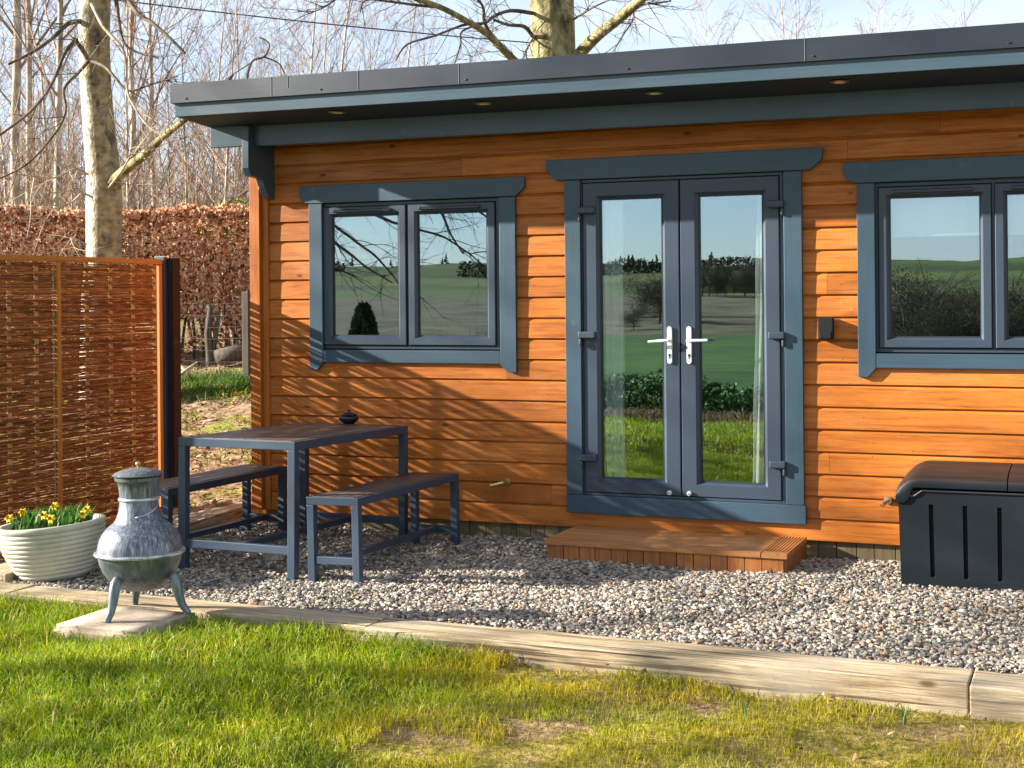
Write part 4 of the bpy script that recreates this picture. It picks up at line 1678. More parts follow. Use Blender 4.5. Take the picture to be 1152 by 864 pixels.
for u_ in ups:
    m = MB()
    hw_ = .017 if u_ < FY1 - .06 and abs(u_ + 1.105) > .01 else .007
    m.box(XF - .0045, XF + .0045, u_ - hw_, u_ + hw_, .0665, FT - .0365)
    obj('upright', m, M['willow_upright'], fence, bevel=.002)
m = MB()
z, row, band, flip = .072, 0, 0, .09
ups_in = [u_ for u_ in ups if abs(u_ + 1.105) > .01]
while z < FT - .045:
    r_ = rnd.uniform(.0023, .0039)
    if z > flip:
        band, flip = 1 - band, z + rnd.uniform(.015, .037)
    pts = []
    sag = rnd.uniform(-.004, .004)
    drift = rnd.uniform(-.003, .003)
    y = FY0 + .034
    ph0 = rnd.uniform(0, 6)
    while y < FY1 - .034:
        # signed side of the nearest upright
        j = min(range(len(ups_in)), key=lambda q_: abs(ups_in[q_] - y))
        dist = (y - ups_in[j]) / .115
        side = 1 if (j + band) % 2 else -1
        xo = side * .0150 * math.exp(-(dist * .95) ** 4) + rnd.uniform(-.0025, .0025)
        zz = z + sag * math.sin(y * 3 + ph0) + drift * (y - FY0) / 2 + rnd.uniform(-.0022, .0022)
        pts.append((XF + xo, y, min(max(zz, .068), FT - .04)))
        y += .05
    m.tube(pts, r_, 4, caps=False)
    z += r_ * 1.12 + rnd.choice([-.0013, -.001, -.0008, -.0006, -.0003, .0, rnd.uniform(.0, .0026)])
    row += 1
o = obj('willow_weave', m, M['willow_rod'], fence, smooth=True)
# post: brown square post with blue grey bracket strip and galvanised cap
m = MB()
post = empty('fence_post', (XF, .115, 0))
tag(post, 'brown square post with blue grey steel edge at fence end', 'post')
m.box(XF - .012, XF + .078, .074, .164, -.05, 1.845)
obj('shaft', m, M['post_brown'], post, bevel=.004)
m = MB()
m.box(XF - .035, XF + .03, .034, .0735, -.02, 1.85)
obj('steel_edge', m, M['steel_frame'], post, bevel=.003)
m = MB()
m.box(XF - .037, XF + .032, .033, .0745, 1.851, 1.858)
obj('cap', m, M['chrome'], post, bevel=.002)

# ----------------------------------------------------------------------------- trees
def grow(mb, p, d, L, r, lev, spec, R_, mi=0, nside=None):
    """one limb with wandering direction; children by spec[lev]"""
    s = spec[lev]
    n = s['seg']
    pts, rad = [Vector(p)], [r]
    dirs = [d.copy()]
    for i in range(n):
        f = (i + 1) / n
        j = s['wander']
        d = (d + Vector((R_.gauss(0, j), R_.gauss(0, j), R_.gauss(0, j) + s['up'] * (1 if f < .7 else s.get('tip', 1))))).normalized()
        pts.append(pts[-1] + d * (L / n))
        rad.append(max(r * (1 - f * s.get('taper', .85)), s.get('rmin', .002)))
        dirs.append(d.copy())
    mb[min(lev, len(mb) - 1)].tube(pts, rad, s['sides'], mi, caps=False)
    if lev + 1 < len(spec):
        c = spec[lev + 1]
        k = c['count'] if isinstance(c['count'], int) else R_.randint(*c['count'])
        for q_ in range(k):
            f = c['from'] + (1 - c['from']) * (q_ + R_.random()) / k
            x = f * n
            i = min(int(x), n - 1)
            fr = x - i
            base = pts[i].lerp(pts[i + 1], fr)
            dd = dirs[i]
            o_ = dd.orthogonal().normalized()
            o_.rotate(Matrix.Rotation(R_.uniform(0, 6.283), 3, dd))
            ang = R(R_.uniform(*c['angle']))
            nd = (dd * math.cos(ang) + o_ * math.sin(ang)).normalized()
            rr = (rad[i] + (rad[i + 1] - rad[i]) * fr) * c['rr']
            grow(mb, base, nd, L * c['len'] * R_.uniform(.65, 1.2) * (1.15 - .65 * f), max(rr, c.get('rmin', .002)), lev + 1, spec, R_)


SLIM = [dict(seg=9, wander=.035, up=.02, sides=5, taper=.92),
        dict(count=26, len=.30, angle=(22, 50), rr=.42, seg=4, wander=.10, up=.10, sides=3, rmin=.007, **{'from': .28}),
        dict(count=6, len=.42, angle=(20, 50), rr=.55, seg=3, wander=.14, up=.06, sides=3, rmin=.0045, **{'from': .2}),
        dict(count=4, len=.5, angle=(18, 48), rr=.6, seg=2, wander=.2, up=.03, sides=3, rmin=.0035, **{'from': .2})]


def slim_proto(seed, H, r):
    R_ = random.Random(seed)
    a, b = MB(), MB()
    grow([a, b], Vector((0, 0, -.3)), Vector((R_.uniform(-.05, .05), R_.uniform(-.05, .05), 1)).normalized(), H, r, 0, SLIM, R_)
    e = empty('birch_tree')
    obj('trunk', a, M['slim_trunk'], e, local=True, smooth=True)
    obj('crown', b, M['twig_red'], e, local=True)
    return e


protos = [slim_proto(s, H, r) for s, H, r in ((1, 11, .075), (2, 13, .09), (3, 9.5, .06), (4, 12, .08), (5, 10, .07), (6, 14, .10))]
LEFT_LAB = 'slender bare birch among the crowded trunks behind the copper hedge'
ROOF_LAB = 'bare young tree whose twiggy top shows above the cabin roof'
spots = []
R_ = random.Random(5)
for k in range(54):
    px = R_.uniform(-60, 300)
    w_ = 23 + 34 * R_.random() ** .9
    spots.append((px, w_, R_.uniform(.36, .66) * (1.35 if px < 70 else 1), LEFT_LAB))
for px, w_, s in ((210, 30, .72), (236, 33, .8), (150, 29, .95), (60, 26, 1.1), (18, 27, 1.15), (30, 30, 1.2), (175, 36, .95)):
    spots.append((px, w_, s, LEFT_LAB))
for px, w_, s in ((318, 34, .70), (345, 38, .86), (362, 36, .78), (378, 40, .92), (402, 37, .82), (430, 44, .80), (452, 42, .82), (330, 45, .85), (480, 48, .78), (505, 46, .72),
                  (800, 60, .80), (812, 58, .74), (790, 64, .78), (885, 60, .82), (902, 64, .9), (978, 66, .86), (990, 70, .92), (1085, 75, .9)):
    spots.append((px, w_, s * (1.3 if w_ > 55 else 1), ROOF_LAB))
for k, (px, w_, s, lab) in enumerate(spots):
    e = protos[k] if k < len(protos) else copy_tree(protos[R_.randrange(len(protos))])
    p = at(px, 335, w_)
    e.location = (p.x, p.y, float(ground_z(p.x, p.y)))
    e.rotation_euler = (0, 0, R_.uniform(0, 6.28))
    e.scale = (s, s, s * R_.uniform(.92, 1.08))
    tag(e, lab, 'tree', 'birches behind the hedge' if lab == LEFT_LAB else 'young trees beyond the roof')

# far brushwood reading as one mass
m = MB()
for k in range(760):
    px = R_.uniform(-120, 330)
    w_ = R_.uniform(24, 62)
    p = at(px, 335, w_)
    z0 = float(ground_z(p.x, p.y)) - .2
    H = R_.uniform(1.8, 4.6) + .05 * (w_ - 24)
    d = Vector((R_.gauss(0, .14), R_.gauss(0, .14), 1)).normalized()
    pts = [Vector((p.x, p.y, z0))]
    for q_ in range(4):
        d = (d + Vector((R_.gauss(0, .08), R_.gauss(0, .08), .03))).normalized()
        pts.append(pts[-1] + d * H / 4)
    r_ = R_.uniform(.012, .035)
    m.tube(pts, [r_, r_ * .85, r_ * .65, r_ * .4, .005], 3, caps=False)
    for q_ in range(11):
        f = R_.uniform(.15, .95) * 4
        i = min(int(f), 3)
        b = pts[i].lerp(pts[i + 1], f - i)
        a = R_.uniform(0, 6.28)
        dd = Vector((math.cos(a), math.sin(a), R_.uniform(.4, 1.6))).normalized()
        L = R_.uniform(.5, 1.5)
        c1 = b + dd * L * .5
        c2 = c1 + (dd + Vector((R_.gauss(0, .3), R_.gauss(0, .3), .2))).normalized() * L * .5
        m.tube([b, c1, c2], [.008, .006, .004], 3, caps=False)
o = obj('brushwood', m, M['brush_brown'])
tag(o, 'dense brown brushwood filling the wood behind the hedge', 'undergrowth', kind='stuff')

# large birch by the hedge
birch = empty('birch_tree', (0, 0, 0))
tag(birch, 'large white barked birch standing before the copper hedge', 'tree')
wB = 15.0
base = at(113, 420, wB)
birch.location = (base.x, base.y, float(ground_z(base.x, base.y)))
ctr = [(118, 455, 29), (114, 420, 24), (113, 330, 20.5), (117, 285, 19.5), (117, 240, 20), (117, 200, 19), (112, 150, 17.5), (108, 100, 17), (106, 50, 17), (107, 0, 17), (108, -60, 16), (112, -160, 14)]
m = MB()
m.tube([at(a, b, wB) for a, b, _ in ctr], [r_ * wB / FPX for _, _, r_ in ctr], 20, caps=False)
tr = obj('trunk', m, M['bark_birch'], birch, smooth=True)


def limb(mb, pix, r0, r1, n=6, at=at):
    """branch through photo points with their own depths (px, py, depth offset)"""
    pts = [at(a, b, w_) for a, b, w_ in pix]
    out, k = [], len(pts)
    for i in range(k - 1):
        p0, p1, p2, p3 = pts[max(i - 1, 0)], pts[i], pts[i + 1], pts[min(i + 2, k - 1)]
        for q_ in range(4):
            t_ = q_ / 4
            out.append(.5 * ((2 * p1) + (p2 - p0) * t_ + (2 * p0 - 5 * p1 + 4 * p2 - p3) * t_ ** 2 + (3 * p1 - p0 - 3 * p2 + p3) * t_ ** 3))
    out.append(pts[-1])
    nn = len(out) - 1
    mb.tube(out, [r0 + (r1 - r0) * i / nn for i in range(nn + 1)], n, caps=False)
    return out


def twigs(mb, path, count, L, R_, r0=.006, up=.02, lev=1):
    for q_ in range(count):
        i = R_.randrange(1, len(path) - 1)
        d = (path[i + 1] - path[i - 1]).normalized()
        o_ = d.orthogonal().normalized()
        o_.rotate(Matrix.Rotation(R_.uniform(0, 6.283), 3, d))
        a = R(R_.uniform(25, 65))
        dd = d * math.cos(a) + o_ * math.sin(a)
        ln = L * R_.uniform(.5, 1.3)
        pts = [path[i]]
        for k in range(5):
            dd = (dd + Vector((R_.gauss(0, .13), R_.gauss(0, .13), R_.gauss(up, .13)))).normalized()
            pts.append(pts[-1] + dd * ln / 5)
        mb.tube(pts, [r0, r0 * .85, r0 * .7, r0 * .55, r0 * .4, r0 * .3], 3, caps=False)
        if lev:
            twigs(mb, pts, 3, ln * .5, R_, r0 * .55, up, lev - 1)


R_ = random.Random(21)
md, mp, mm_ = MB(), MB(), MB()
w0 = wB - .1
L_ = [
    ([(90, 24, w0), (76, 27, w0 - .2), (60, 42, w0 - .4), (38, 58, w0 - .7), (10, 72, w0 - 1)], .030, .012, md),
    ([(100, 68, w0 - .15), (85, 45, w0 - .3), (82, 48, w0 - .4), (72, 62, w0 - .5), (58, 95, w0 - .7), (35, 125, w0 - 1), (0, 152, w0 - 1.3)], .026, .011, md),
    ([(100, 68, w0 - .15), (88, 82, w0 - .3), (72, 100, w0 - .4), (74, 125, w0 - .5), (62, 150, w0 - .6), (30, 185, w0 - .8), (-10, 205, w0 - 1)], .020, .008, md),
    ([(100, 68, w0 - .15), (118, 75, w0 - .3), (130, 88, w0 - .4), (145, 102, w0 - .5), (170, 95, w0 - .6), (200, 86, w0 - .8)], .020, .007, md),
    ([(130, -10, w0), (133, 20, w0 - .1), (138, 45, w0 - .3), (150, 57, w0 - .4), (178, 65, w0 - .6)], .024, .010, md),
    ([(140, -6, w0), (155, 15, w0 - .2), (170, 25, w0 - .3), (188, 40, w0 - .4), (208, 60, w0 - .5)], .027, .014, md),
    ([(103, 4, w0 - .2), (115, 28, w0 - .4), (125, 40, w0 - .5), (140, 60, w0 - .6), (143, 100, w0 - .7), (150, 118, w0 - .8), (165, 140, w0 - .9), (182, 152, w0 - 1)], .022, .008, mp),
    ([(108, 226, w0 + .1), (122, 210, w0 + .0), (140, 192, w0 - .2), (165, 172, w0 - .5), (182, 155, w0 - .7), (204, 138, w0 - 1.0), (240, 108, w0 - 1.3), (262, 84, w0 - 1.5)], .066, .014, mm_),
    ([(104, 222, w0 - .2), (92, 218, w0 - .3), (80, 228, w0 - .4), (56, 236, w0 - .6)], .014, .006, mp),
    ([(98, 196, w0 - .1), (84, 190, w0 - .3), (60, 200, w0 - .5), (20, 196, w0 - .8)], .014, .006, mp),
    ([(122, 212, w0 - .4), (135, 195, w0 - .5), (145, 178, w0 - .6), (148, 165, w0 - .7)], .014, .006, mp),
    ([(98, 275, w0 - .2), (80, 268, w0 - .3), (90, 290, w0 - .4)], .008, .004, mp),
]
for pix, r0, r1, mb in L_:
    path = limb(mb, pix, r0, r1)
    twigs(mb, path, 7, .65, R_, .0062, -.01, 1)
# crown above the frame: limbs leaving the trunk higher up
for k in range(16):
    f = R_.random()
    p = at(108 + 4 * f, -20 - 130 * f, wB)
    a = R_.uniform(0, 6.28)
    path = [p]
    d = Vector((math.cos(a), math.sin(a), R_.uniform(.3, 1.2))).normalized()
    for q_ in range(7):
        d = (d + Vector((R_.gauss(0, .12), R_.gauss(0, .12), R_.gauss(-.03, .1)))).normalized()
        path.append(path[-1] + d * .38)
    md.tube(path, [.03 * (1 - i / 9) for i in range(8)], 5, caps=False)
    twigs(md, path, 9, .9, R_, .006, -.02, 1)
obj('branches', md, M['branch_dark'], birch, smooth=True)
obj('pale_branches', mp, M['branch_pale'], birch, smooth=True)
obj('limb', mm_, M['bark_moss'], birch, smooth=True)

# big tree behind the roof
big = empty('mossy_tree', (0, 0, 0))
tag(big, 'thick mossy tree trunk with spreading limbs behind the cabin roof', 'tree')
wT = 17.0
pb = at(619, 300, wT)
big.location = (pb.x, pb.y, float(ground_z(pb.x, pb.y)))
m = MB()
ctr = [(618, 300 + 40, 32), (619, 200, 29), (621, 100, 27), (622, 65, 26), (622, 30, 25), (621, 0, 25), (621, -50, 23), (625, -120, 20)]
m.tube([at(a, b, wT) for a, b, _ in ctr], [r_ * wT / FPX for _, _, r_ in ctr], 18, caps=False)
obj('trunk', m, M['bark_moss'], big, smooth=True)
md = MB()
mm = MB()
w0 = wT - .15
L_ = [
    ([(648, 65, w0), (672, 40, w0 - .3), (700, 18, w0 - .7), (725, -4, w0 - 1)], .075, .05, mm),
    ([(612, 95, w0), (590, 78, w0), (570, 60, w0 - .2), (548, 38, w0 - .4), (522, 22, w0 - .7), (495, 8, w0 - 1), (460, -4, w0 - 1.2)], .06, .028, mm),
    ([(570, 60, w0 - .2), (555, 42, w0 - .2), (545, 25, w0 - .3), (542, 5, w0 - .4), (520, -15, w0 - .5)], .03, .014, md),
    ([(600, 42, w0), (590, 30, w0 - .2), (572, 28, w0 - .3), (555, 22, w0 - .4)], .028, .014, md),
    ([(600, 15, w0), (575, 12, w0 - .2), (556, 18, w0 - .3), (545, 26, w0 - .4), (522, 28, w0 - .6), (490, 40, w0 - .9), (458, 50, w0 - 1.1), (445, 68, w0 - 1.2)], .026, .010, md),
    ([(545, 26, w0 - .4), (520, 35, w0 - .5), (518, 50, w0 - .6), (512, 70, w0 - .7)], .016, .008, md),
    ([(712, 8, w0 - .8), (712, 22, w0 - .9), (702, 38, w0 - 1), (690, 58, w0 - 1.1)], .014, .006, md),
    ([(700, 18, w0 - .7), (722, 5, w0 - .8), (735, 4, w0 - .9), (755, 1, w0 - 1)], .02, .008, md),
    ([(600, 42, w0), (592, 58, w0 - .3), (594, 70, w0 - .4)], .012, .006, md),
    ([(645, 22, w0), (668, 8, w0 - .4), (690, -2, w0 - .6)], .014, .007, md),
    ([(495, 8, w0 - 1), (470, 6, w0 - 1.1), (440, 2, w0 - 1.2), (412, 0, w0 - 1.3), (405, 14, w0 - 1.3)], .02, .007, md),
    ([(385, -6, w0 - 1.2), (365, 8, w0 - 1.3), (345, 16, w0 - 1.4)], .012, .005, md),
]
for pix, r0, r1, mb in L_:
    path = limb(mb, pix, r0, r1)
    twigs(md, path, 9, .55, R_, .0062, .0, 1)
for k in range(16):
    f = R_.random()
    p = at(622, -30 - 90 * f, wT)
    a = R_.uniform(0, 6.28)
    path = [p]
    d = Vector((math.cos(a), math.sin(a), R_.uniform(.2, 1.0))).normalized()
    for q_ in range(8):
        d = (d + Vector((R_.gauss(0, .12), R_.gauss(0, .12), R_.gauss(-.02, .1)))).normalized()
        path.append(path[-1] + d * .45)
    md.tube(path, [.05 * (1 - i / 10) for i in range(9)], 5, caps=False)
    twigs(md, path, 7, .9, R_, .007, -.02, 1)
obj('limbs', mm, M['bark_moss'], big, smooth=True)
obj('branches', md, M['branch_dark'], big, smooth=True)

# thin sapling twig rising behind the roof's left half
sap = MB()
ws = 11.6
path = limb(sap, [(300, 150, ws), (279, 100, ws), (283, 70, ws), (297, 64, ws), (303, 52, ws), (300, 46, ws), (292, 42, ws)], .012, .005)
limb(sap, [(297, 64, ws), (312, 70, ws), (318, 78, ws), (324, 95, ws)], .008, .004)
limb(sap, [(283, 70, ws), (262, 84, ws), (250, 92, ws)], .006, .003)
p = at(309, 335, ws)
sap.tube([(p.x, p.y, float(ground_z(p.x, p.y)) - .1), at(308, 240, ws), at(300, 150, ws)], [.02, .016, .012], 6)
sg = obj('sapling', sap, M['branch_dark'], smooth=True)
tag(sg, 'thin crooked sapling rising behind the left end of the roof', 'sapling')

# ----------------------------------------------------------------------------- copper beech hedge
hedge = empty('beech_hedge', (0, 0, 0))
wH = 18.0
hc = at(150, 335, wH)
hedge.location = (hc.x, hc.y, float(ground_z(hc.x, hc.y)))
tag(hedge, 'clipped beech hedge full of dry copper brown leaves', 'hedge')
n = 52000
u = rng.uniform(-4.6, 4.2, n)
f = rng.beta(.75, .75, n) * 1.1 - .55
vz = rng.uniform(0, 1, n)
front = rng.random(n) < .55
f = np.where(front, -.55 + rng.exponential(.07, n), f)
lx = hc.x + RT.x * u + FW.x * f
ly = hc.y + RT.y * u + FW.y * f
gz = ground_z(lx, ly)
topz = at(150, 241, wH).z + .08 * nz(u, f, 2.2, 61) + .06 * nz(u, f, 7, 62)
zz = gz + .12 + (topz - gz - .12) * np.where(rng.random(n) < .12, rng.uniform(.93, 1.035, n), vz)
low = (zz - gz) / (topz - gz)
keep = (low > .28) | (rng.random(n) < .35 + low) & (nz(u, zz, 3.5, 63) > -.15)
P = np.stack([lx, ly, zz], 1)[keep]
P += FW.x * 0
hv, hq, ht = leaf_cards(P, rng.uniform(.035, .085, len(P)), 0, .35, .62)
array_mesh('foliage', hv, None, M['beech_leaf'], parent=hedge, tris=ht)
m = MB()
for k in range(150):
    uu, ff = R_.uniform(-4.5, 4.1), R_.uniform(-.4, .4)
    p = Vector((hc.x, hc.y, 0)) + RT * uu + FW * ff
    z0 = float(ground_z(p.x, p.y))
    pts = [Vector((p.x, p.y, z0 - .05))]
    d = Vector((R_.gauss(0, .12), R_.gauss(0, .12), 1)).normalized()
    for q_ in range(5):
        d = (d + Vector((R_.gauss(0, .12), R_.gauss(0, .12), .05))).normalized()
        pts.append(pts[-1] + d * .30)
    m.tube(pts, [.022, .02, .016, .012, .009, .006], 5, caps=False)
obj('stems', m, M['branch_dark'], hedge, smooth=True)
# pale stem standing at the hedge foot, old post, wire netting, mossy log, litter branches
m = MB()
ws = 17.2
m.tube([at(238, 432, ws), at(237, 405, ws), at(234, 375, ws), at(237, 345, ws)], [.075, .06, .045, .035], 10)
m.tube([at(236, 400, ws), at(243, 380, ws), at(246, 350, ws)], [.035, .025, .02], 8)
tag(obj('tree_stump', m, M['old_post'], smooth=True), 'forked old stem at the foot of the copper hedge', 'stump')
m = MB()
a = at(278, 335, 15.6)
gz_ = float(ground_z(a.x, a.y))
m.box(a.x - .045, a.x + .045, a.y - .045, a.y + .045, gz_ - .2, at(277, 328, 15.6).z)
tag(obj('fence_post', m, M['old_post'], bevel=.01), 'grey weathered post between hedge and cabin corner', 'post')
m = MB()
b = at(196, 400, 16.2)
for k in range(7):
    z = gz_ + .1 + .13 * k
    m.tube([(a.x, a.y, z), ((a.x + b.x) / 2, (a.y + b.y) / 2, z - .02), (b.x, b.y, z)], .0022, 4)
for k in range(17):
    f = k / 16
    x, y = a.x + (b.x - a.x) * f, a.y + (b.y - a.y) * f
    m.tube([(x, y, gz_ + .1), (x, y, gz_ + .9)], .0018, 4)
tag(obj('wire_netting', m, M['cable']), 'sagging wire stock netting beside the weathered post', 'netting')
m = MB()
p, q_ = at(243, 402, 16.9), at(285, 398, 16.9)
m.tube([p, p.lerp(q_, .5) + Vector((0, 0, .03)), q_], [.09, .10, .085], 10)
tag(obj('log', m, M['old_post'], smooth=True), 'dark fallen log lying at the hedge foot', 'log')
for k, (c1, c2, c3, lab) in enumerate((((196, 425), (209, 417), (222, 408), 'pale curved dead branch leaning by the hedge foot'), ((203, 412), (212, 420), (218, 432), 'forked dead branch on the soil behind the fence post'))):
    m = MB()
    limb(m, [(c1[0], c1[1], 15.8), (c2[0], c2[1], 15.7), (c3[0], c3[1], 15.9)], .025, .014)
    tag(obj('dead_branch', m, M['branch_pale'], smooth=True), lab, 'branch')

# gorse bush in flower
gc = at(266, 240, 21.5)
n = 3000
pp = rng.normal(0, 1, (n, 3))
pp = pp / np.linalg.norm(pp, axis=1)[:, None] * (rng.random((n, 1)) ** .5) * np.array([.62, .62, .45])
gz_ = float(ground_z(gc.x, gc.y))
gor = empty('gorse_bush', (gc.x, gc.y, gz_))
tag(gor, 'yellow flowering gorse bush behind the hedge near the cabin', 'bush')
v, q_, t_ = leaf_cards(pp + np.array([gc.x, gc.y, gc.z - .22]), rng.uniform(.04, .08, n), 0, .2, .5)
array_mesh('foliage', v, None, M['gorse_leaf'], parent=gor, tris=t_)
m = MB()
for k in range(14):
    aa = R_.uniform(0, 6.28)
    m.tube([(gc.x, gc.y, gz_ - .1), (gc.x + .15 * math.cos(aa), gc.y + .15 * math.sin(aa), gz_ + .7), (gc.x + .4 * math.cos(aa), gc.y + .4 * math.sin(aa), gc.z - .1)], [.02, .015, .006], 5)
obj('stems', m, M['branch_dark'], gor)

# overhead cable
m = MB()
a, b = at(-200, -45, 26), at(620, 50, 30)
pts = []
for k in range(25):
    f = k / 24
    p = a.lerp(b, f)
    p.z -= .5 * 4 * f * (1 - f) * .25
    pts.append(p)
m.tube(pts, .014, 5)
tag(obj('overhead_cable', m, M['cable']), 'thin dark overhead cable crossing the sky at the upper left', 'cable')

# ----------------------------------------------------------------------------- what the glass reflects and what shades the garden
def big_tree(loc, H, seed, label, spread=1.0):
    R2 = random.Random(seed)
    spec = [dict(seg=10, wander=.05, up=.03, sides=8, taper=.9),
            dict(count=20, len=.46 * spread, angle=(38, 72), rr=.42, seg=7, wander=.12, up=.03, tip=-1.0, sides=5, rmin=.012, **{'from': .22}),
            dict(count=8, len=.42, angle=(25, 60), rr=.5, seg=5, wander=.15, up=.0, sides=4, rmin=.007, **{'from': .2}),
            dict(count=5, len=.45, angle=(20, 55), rr=.6, seg=3, wander=.2, up=-.03, sides=3, rmin=.004, **{'from': .2})]
    a_, b_2 = MB(), MB()
    grow([a_, b_2], Vector((0, 0, -.2)), Vector((R2.uniform(-.06, .06), R2.uniform(-.06, .06), 1)).normalized(), H, H * .018, 0, spec, R2)
    e = empty('bare_tree', loc)
    obj('trunk', a_, M['bark_moss'], e, local=True, smooth=True)
    obj('crown', b_2, M['branch_dark'], e, local=True, smooth=True)
    return tag(e, label, 'tree', 'bare trees left of the lawn')


TL = 'bare garden tree left of the lawn, its shadow and reflection falling on the cabin'
for (x, y, H, s_) in ((-11.2, -9.2, 8.5, 3), (-20.5, -7.4, 9, 8), (-15.2, -7.9, 7, 19)):
    big_tree((x, y, float(ground_z(x, y))), H, s_, TL)

# drooping limbs of the nearest garden tree, the ones mirrored in the left window
bt = [o for o in bpy.data.objects if o.name == 'bare_tree'][0]
md = MB()
R_ = random.Random(77)
for pix in ([(300, 205, 19.6), (345, 232, 19.2), (385, 262, 18.8), (425, 292, 18.4), (455, 330, 18.0)], [(320, 190, 19.5), (380, 222, 19.0), (440, 250, 18.6), (500, 268, 18.2), (545, 300, 18)],
            [(300, 230, 19.6), (360, 262, 19.3), (410, 300, 19.0), (440, 318, 18.7)], [(340, 180, 19.4), (450, 205, 18.8), (520, 228, 18.3), (570, 262, 18)],
            [(300, 250, 19.6), (350, 290, 19.4), (400, 312, 19.2)], [(400, 170, 19), (480, 220, 18.6), (505, 262, 18.4), (520, 285, 18.3)]):
    path = limb(md, pix, .035, .008, 5, mirrored)
    twigs(md, path, 12, .9, R_, .007, -.03, 1)
obj('drooping_limbs', md, M['branch_dark'], bt, smooth=True)

# dark conifer reflected low in the left window
p = mirrored(408, 378, 26)
con = empty('conifer', (p.x, p.y, float(ground_z(p.x, p.y))))
tag(con, 'dark conifer reflected at the lower left of the left window', 'tree')
m = MB()
zc = float(ground_z(p.x, p.y))
Hc = mirrored(405, 343, 26).z - zc
m.tube([(p.x, p.y, zc - .2), (p.x, p.y, zc + Hc * .95)], [.09, .02], 8)
obj('trunk', m, M['branch_dark'], con)
n = 6000
hh = rng.uniform(0, 1, n) ** .8
rr = (1 - hh) ** .6 * .46 * np.sqrt(rng.uniform(.3, 1, n)) + .03
an = rng.uniform(0, 6.283, n)
v, q_, t_ = leaf_cards(np.stack([p.x + rr * np.cos(an), p.y + rr * np.sin(an), zc + hh * Hc], 1), rng.uniform(.08, .2, n), 0, .2, .35)
array_mesh('crown', v, None, M['conifer_leaf'], parent=con, tris=t_)

# low leafy hedge at the far edge of the lawn, with dry grass at its foot
lh = empty('shrub_hedge', (-4.5, -11.3, -.26))
tag(lh, 'low dark leafy hedge reflected across the middle of the door glass', 'hedge')
n = 30000
x = rng.uniform(-14, 5, n)
dd = rng.normal(0, .38, n)
top = .55 + .34 * nz(x, dd, 2.3, 71) + .15 * nz(x, dd, 6, 72)
zz = -.26 + np.maximum(top, .15) * rng.uniform(0, 1, n) ** .7 * np.sqrt(np.clip(1 - (dd / 1.0) ** 2, .05, 1))
v, q_, t_ = leaf_cards(np.stack([x, -11.3 + dd, zz], 1), rng.uniform(.05, .11, n), 0, .25, .6)
array_mesh('foliage', v, None, M['shrub_leaf'], parent=lh, tris=t_)
m = MB()
for k in range(40):
    x0 = -14 + 19 * (k + R_.random()) / 40
    m.tube([(x0, -11.3, -.3), (x0 + R_.gauss(0, .1), -11.3, .15)], [.02, .01], 5)
obj('stems', m, M['branch_dark'], lh)
n = 14000
x = rng.uniform(-14, 5, n)
y = -10.5 + rng.normal(0, .2, n)
v, q_, t_ = blades(np.stack([x, y, ground_z(x, y)], 1), rng.uniform(.08, .24, n), rng.uniform(.004, .009, n), rng.uniform(.4, 1.2, n))
tag(array_mesh('dry_grass', v, q_, M['dry_grass'], tris=t_), 'strip of dry brown grass at the foot of the low hedge', 'grass', kind='stuff')

# field hedge trees and skyline trees mirrored in the panes
R_ = random.Random(9)
def round_tree_proto(seed):
    R2 = random.Random(seed)
    rg = np.random.default_rng(seed)
    e = empty('field_tree')
    m = MB()
    m.tube([(0, 0, -.3), (.05, 0, 1.2), (0, .05, 2.6)], [.08, .06, .03], 6)
    for k in range(26):
        a_ = R2.uniform(0, 6.28)
        z0 = R2.uniform(.7, 2.4)
        d = Vector((math.cos(a_), math.sin(a_), R2.uniform(.3, 1.5))).normalized()
        q1 = Vector((0, 0, z0)) + d * .8
        q2 = q1 + (d + Vector((R2.gauss(0, .3), R2.gauss(0, .3), .3))).normalized() * .8
        m.tube([(0, 0, z0), q1, q2], [.022, .015, .007], 4, caps=False)
    obj('trunk', m, M['branch_dark'], e, local=True)
    n = 9000
    c = rg.normal(0, 1, (9, 3)) * np.array([.85, .85, .7]) + np.array([0, 0, 1.45])
    P = c[rg.integers(0, 9, n)] + rg.normal(0, 1, (n, 3)) * np.array([.45, .45, .38])
    P[:, 2] = np.maximum(P[:, 2], .35)
    v, q_, t_ = leaf_cards(P, rg.uniform(.06, .13, n), 0, .2, .35)
    array_mesh('crown', v, None, M['field_tree_leaf'], parent=e, tris=t_)
    return e


fp = [round_tree_proto(s_) for s_ in (31, 32, 33)]
FL = 'round bushy tree on the field edge, reflected in the right window and doors'
k = 0
for px, w_, s_ in [(1008, 62, 1.0), (1018, 55, .9), (1030, 66, 1.3), (1042, 56, 1.0), (1048, 60, 1.35), (1060, 54, .85), (1066, 64, 1.0), (1076, 55, .8), (1085, 66, 1.0), (1096, 54, .9), (1105, 60, 1.2), (1118, 56, 1.0), (1128, 64, 1.3), (1150, 62, 1.2), (1170, 64, 1.1),
                   (742, 130, 1.5), (752, 140, 1.3), (797, 190, 1.3), (806, 200, 1.6), (790, 195, 1.5), (816, 205, 1.2), (838, 195, 1.5), (850, 190, 1.7), (860, 195, 1.5), (826, 210, 1.0), (712, 120, .7), (545, 60, .5), (537, 62, .6), (1020, 80, 1.1), (1058, 82, 1.15), (1095, 84, 1.0), (1140, 80, 1.2)]:
    e = fp[k] if k < 3 else copy_tree(fp[k % 3])
    p = mirrored(px, 335, w_)
    e.location = (p.x, p.y, float(ground_z(p.x, p.y)))
    e.scale = (s_, s_, s_)
    e.rotation_euler = (0, 0, R_.uniform(0, 6.28))
    tag(e, FL, 'tree', 'field trees reflected in the glass')
    k += 1


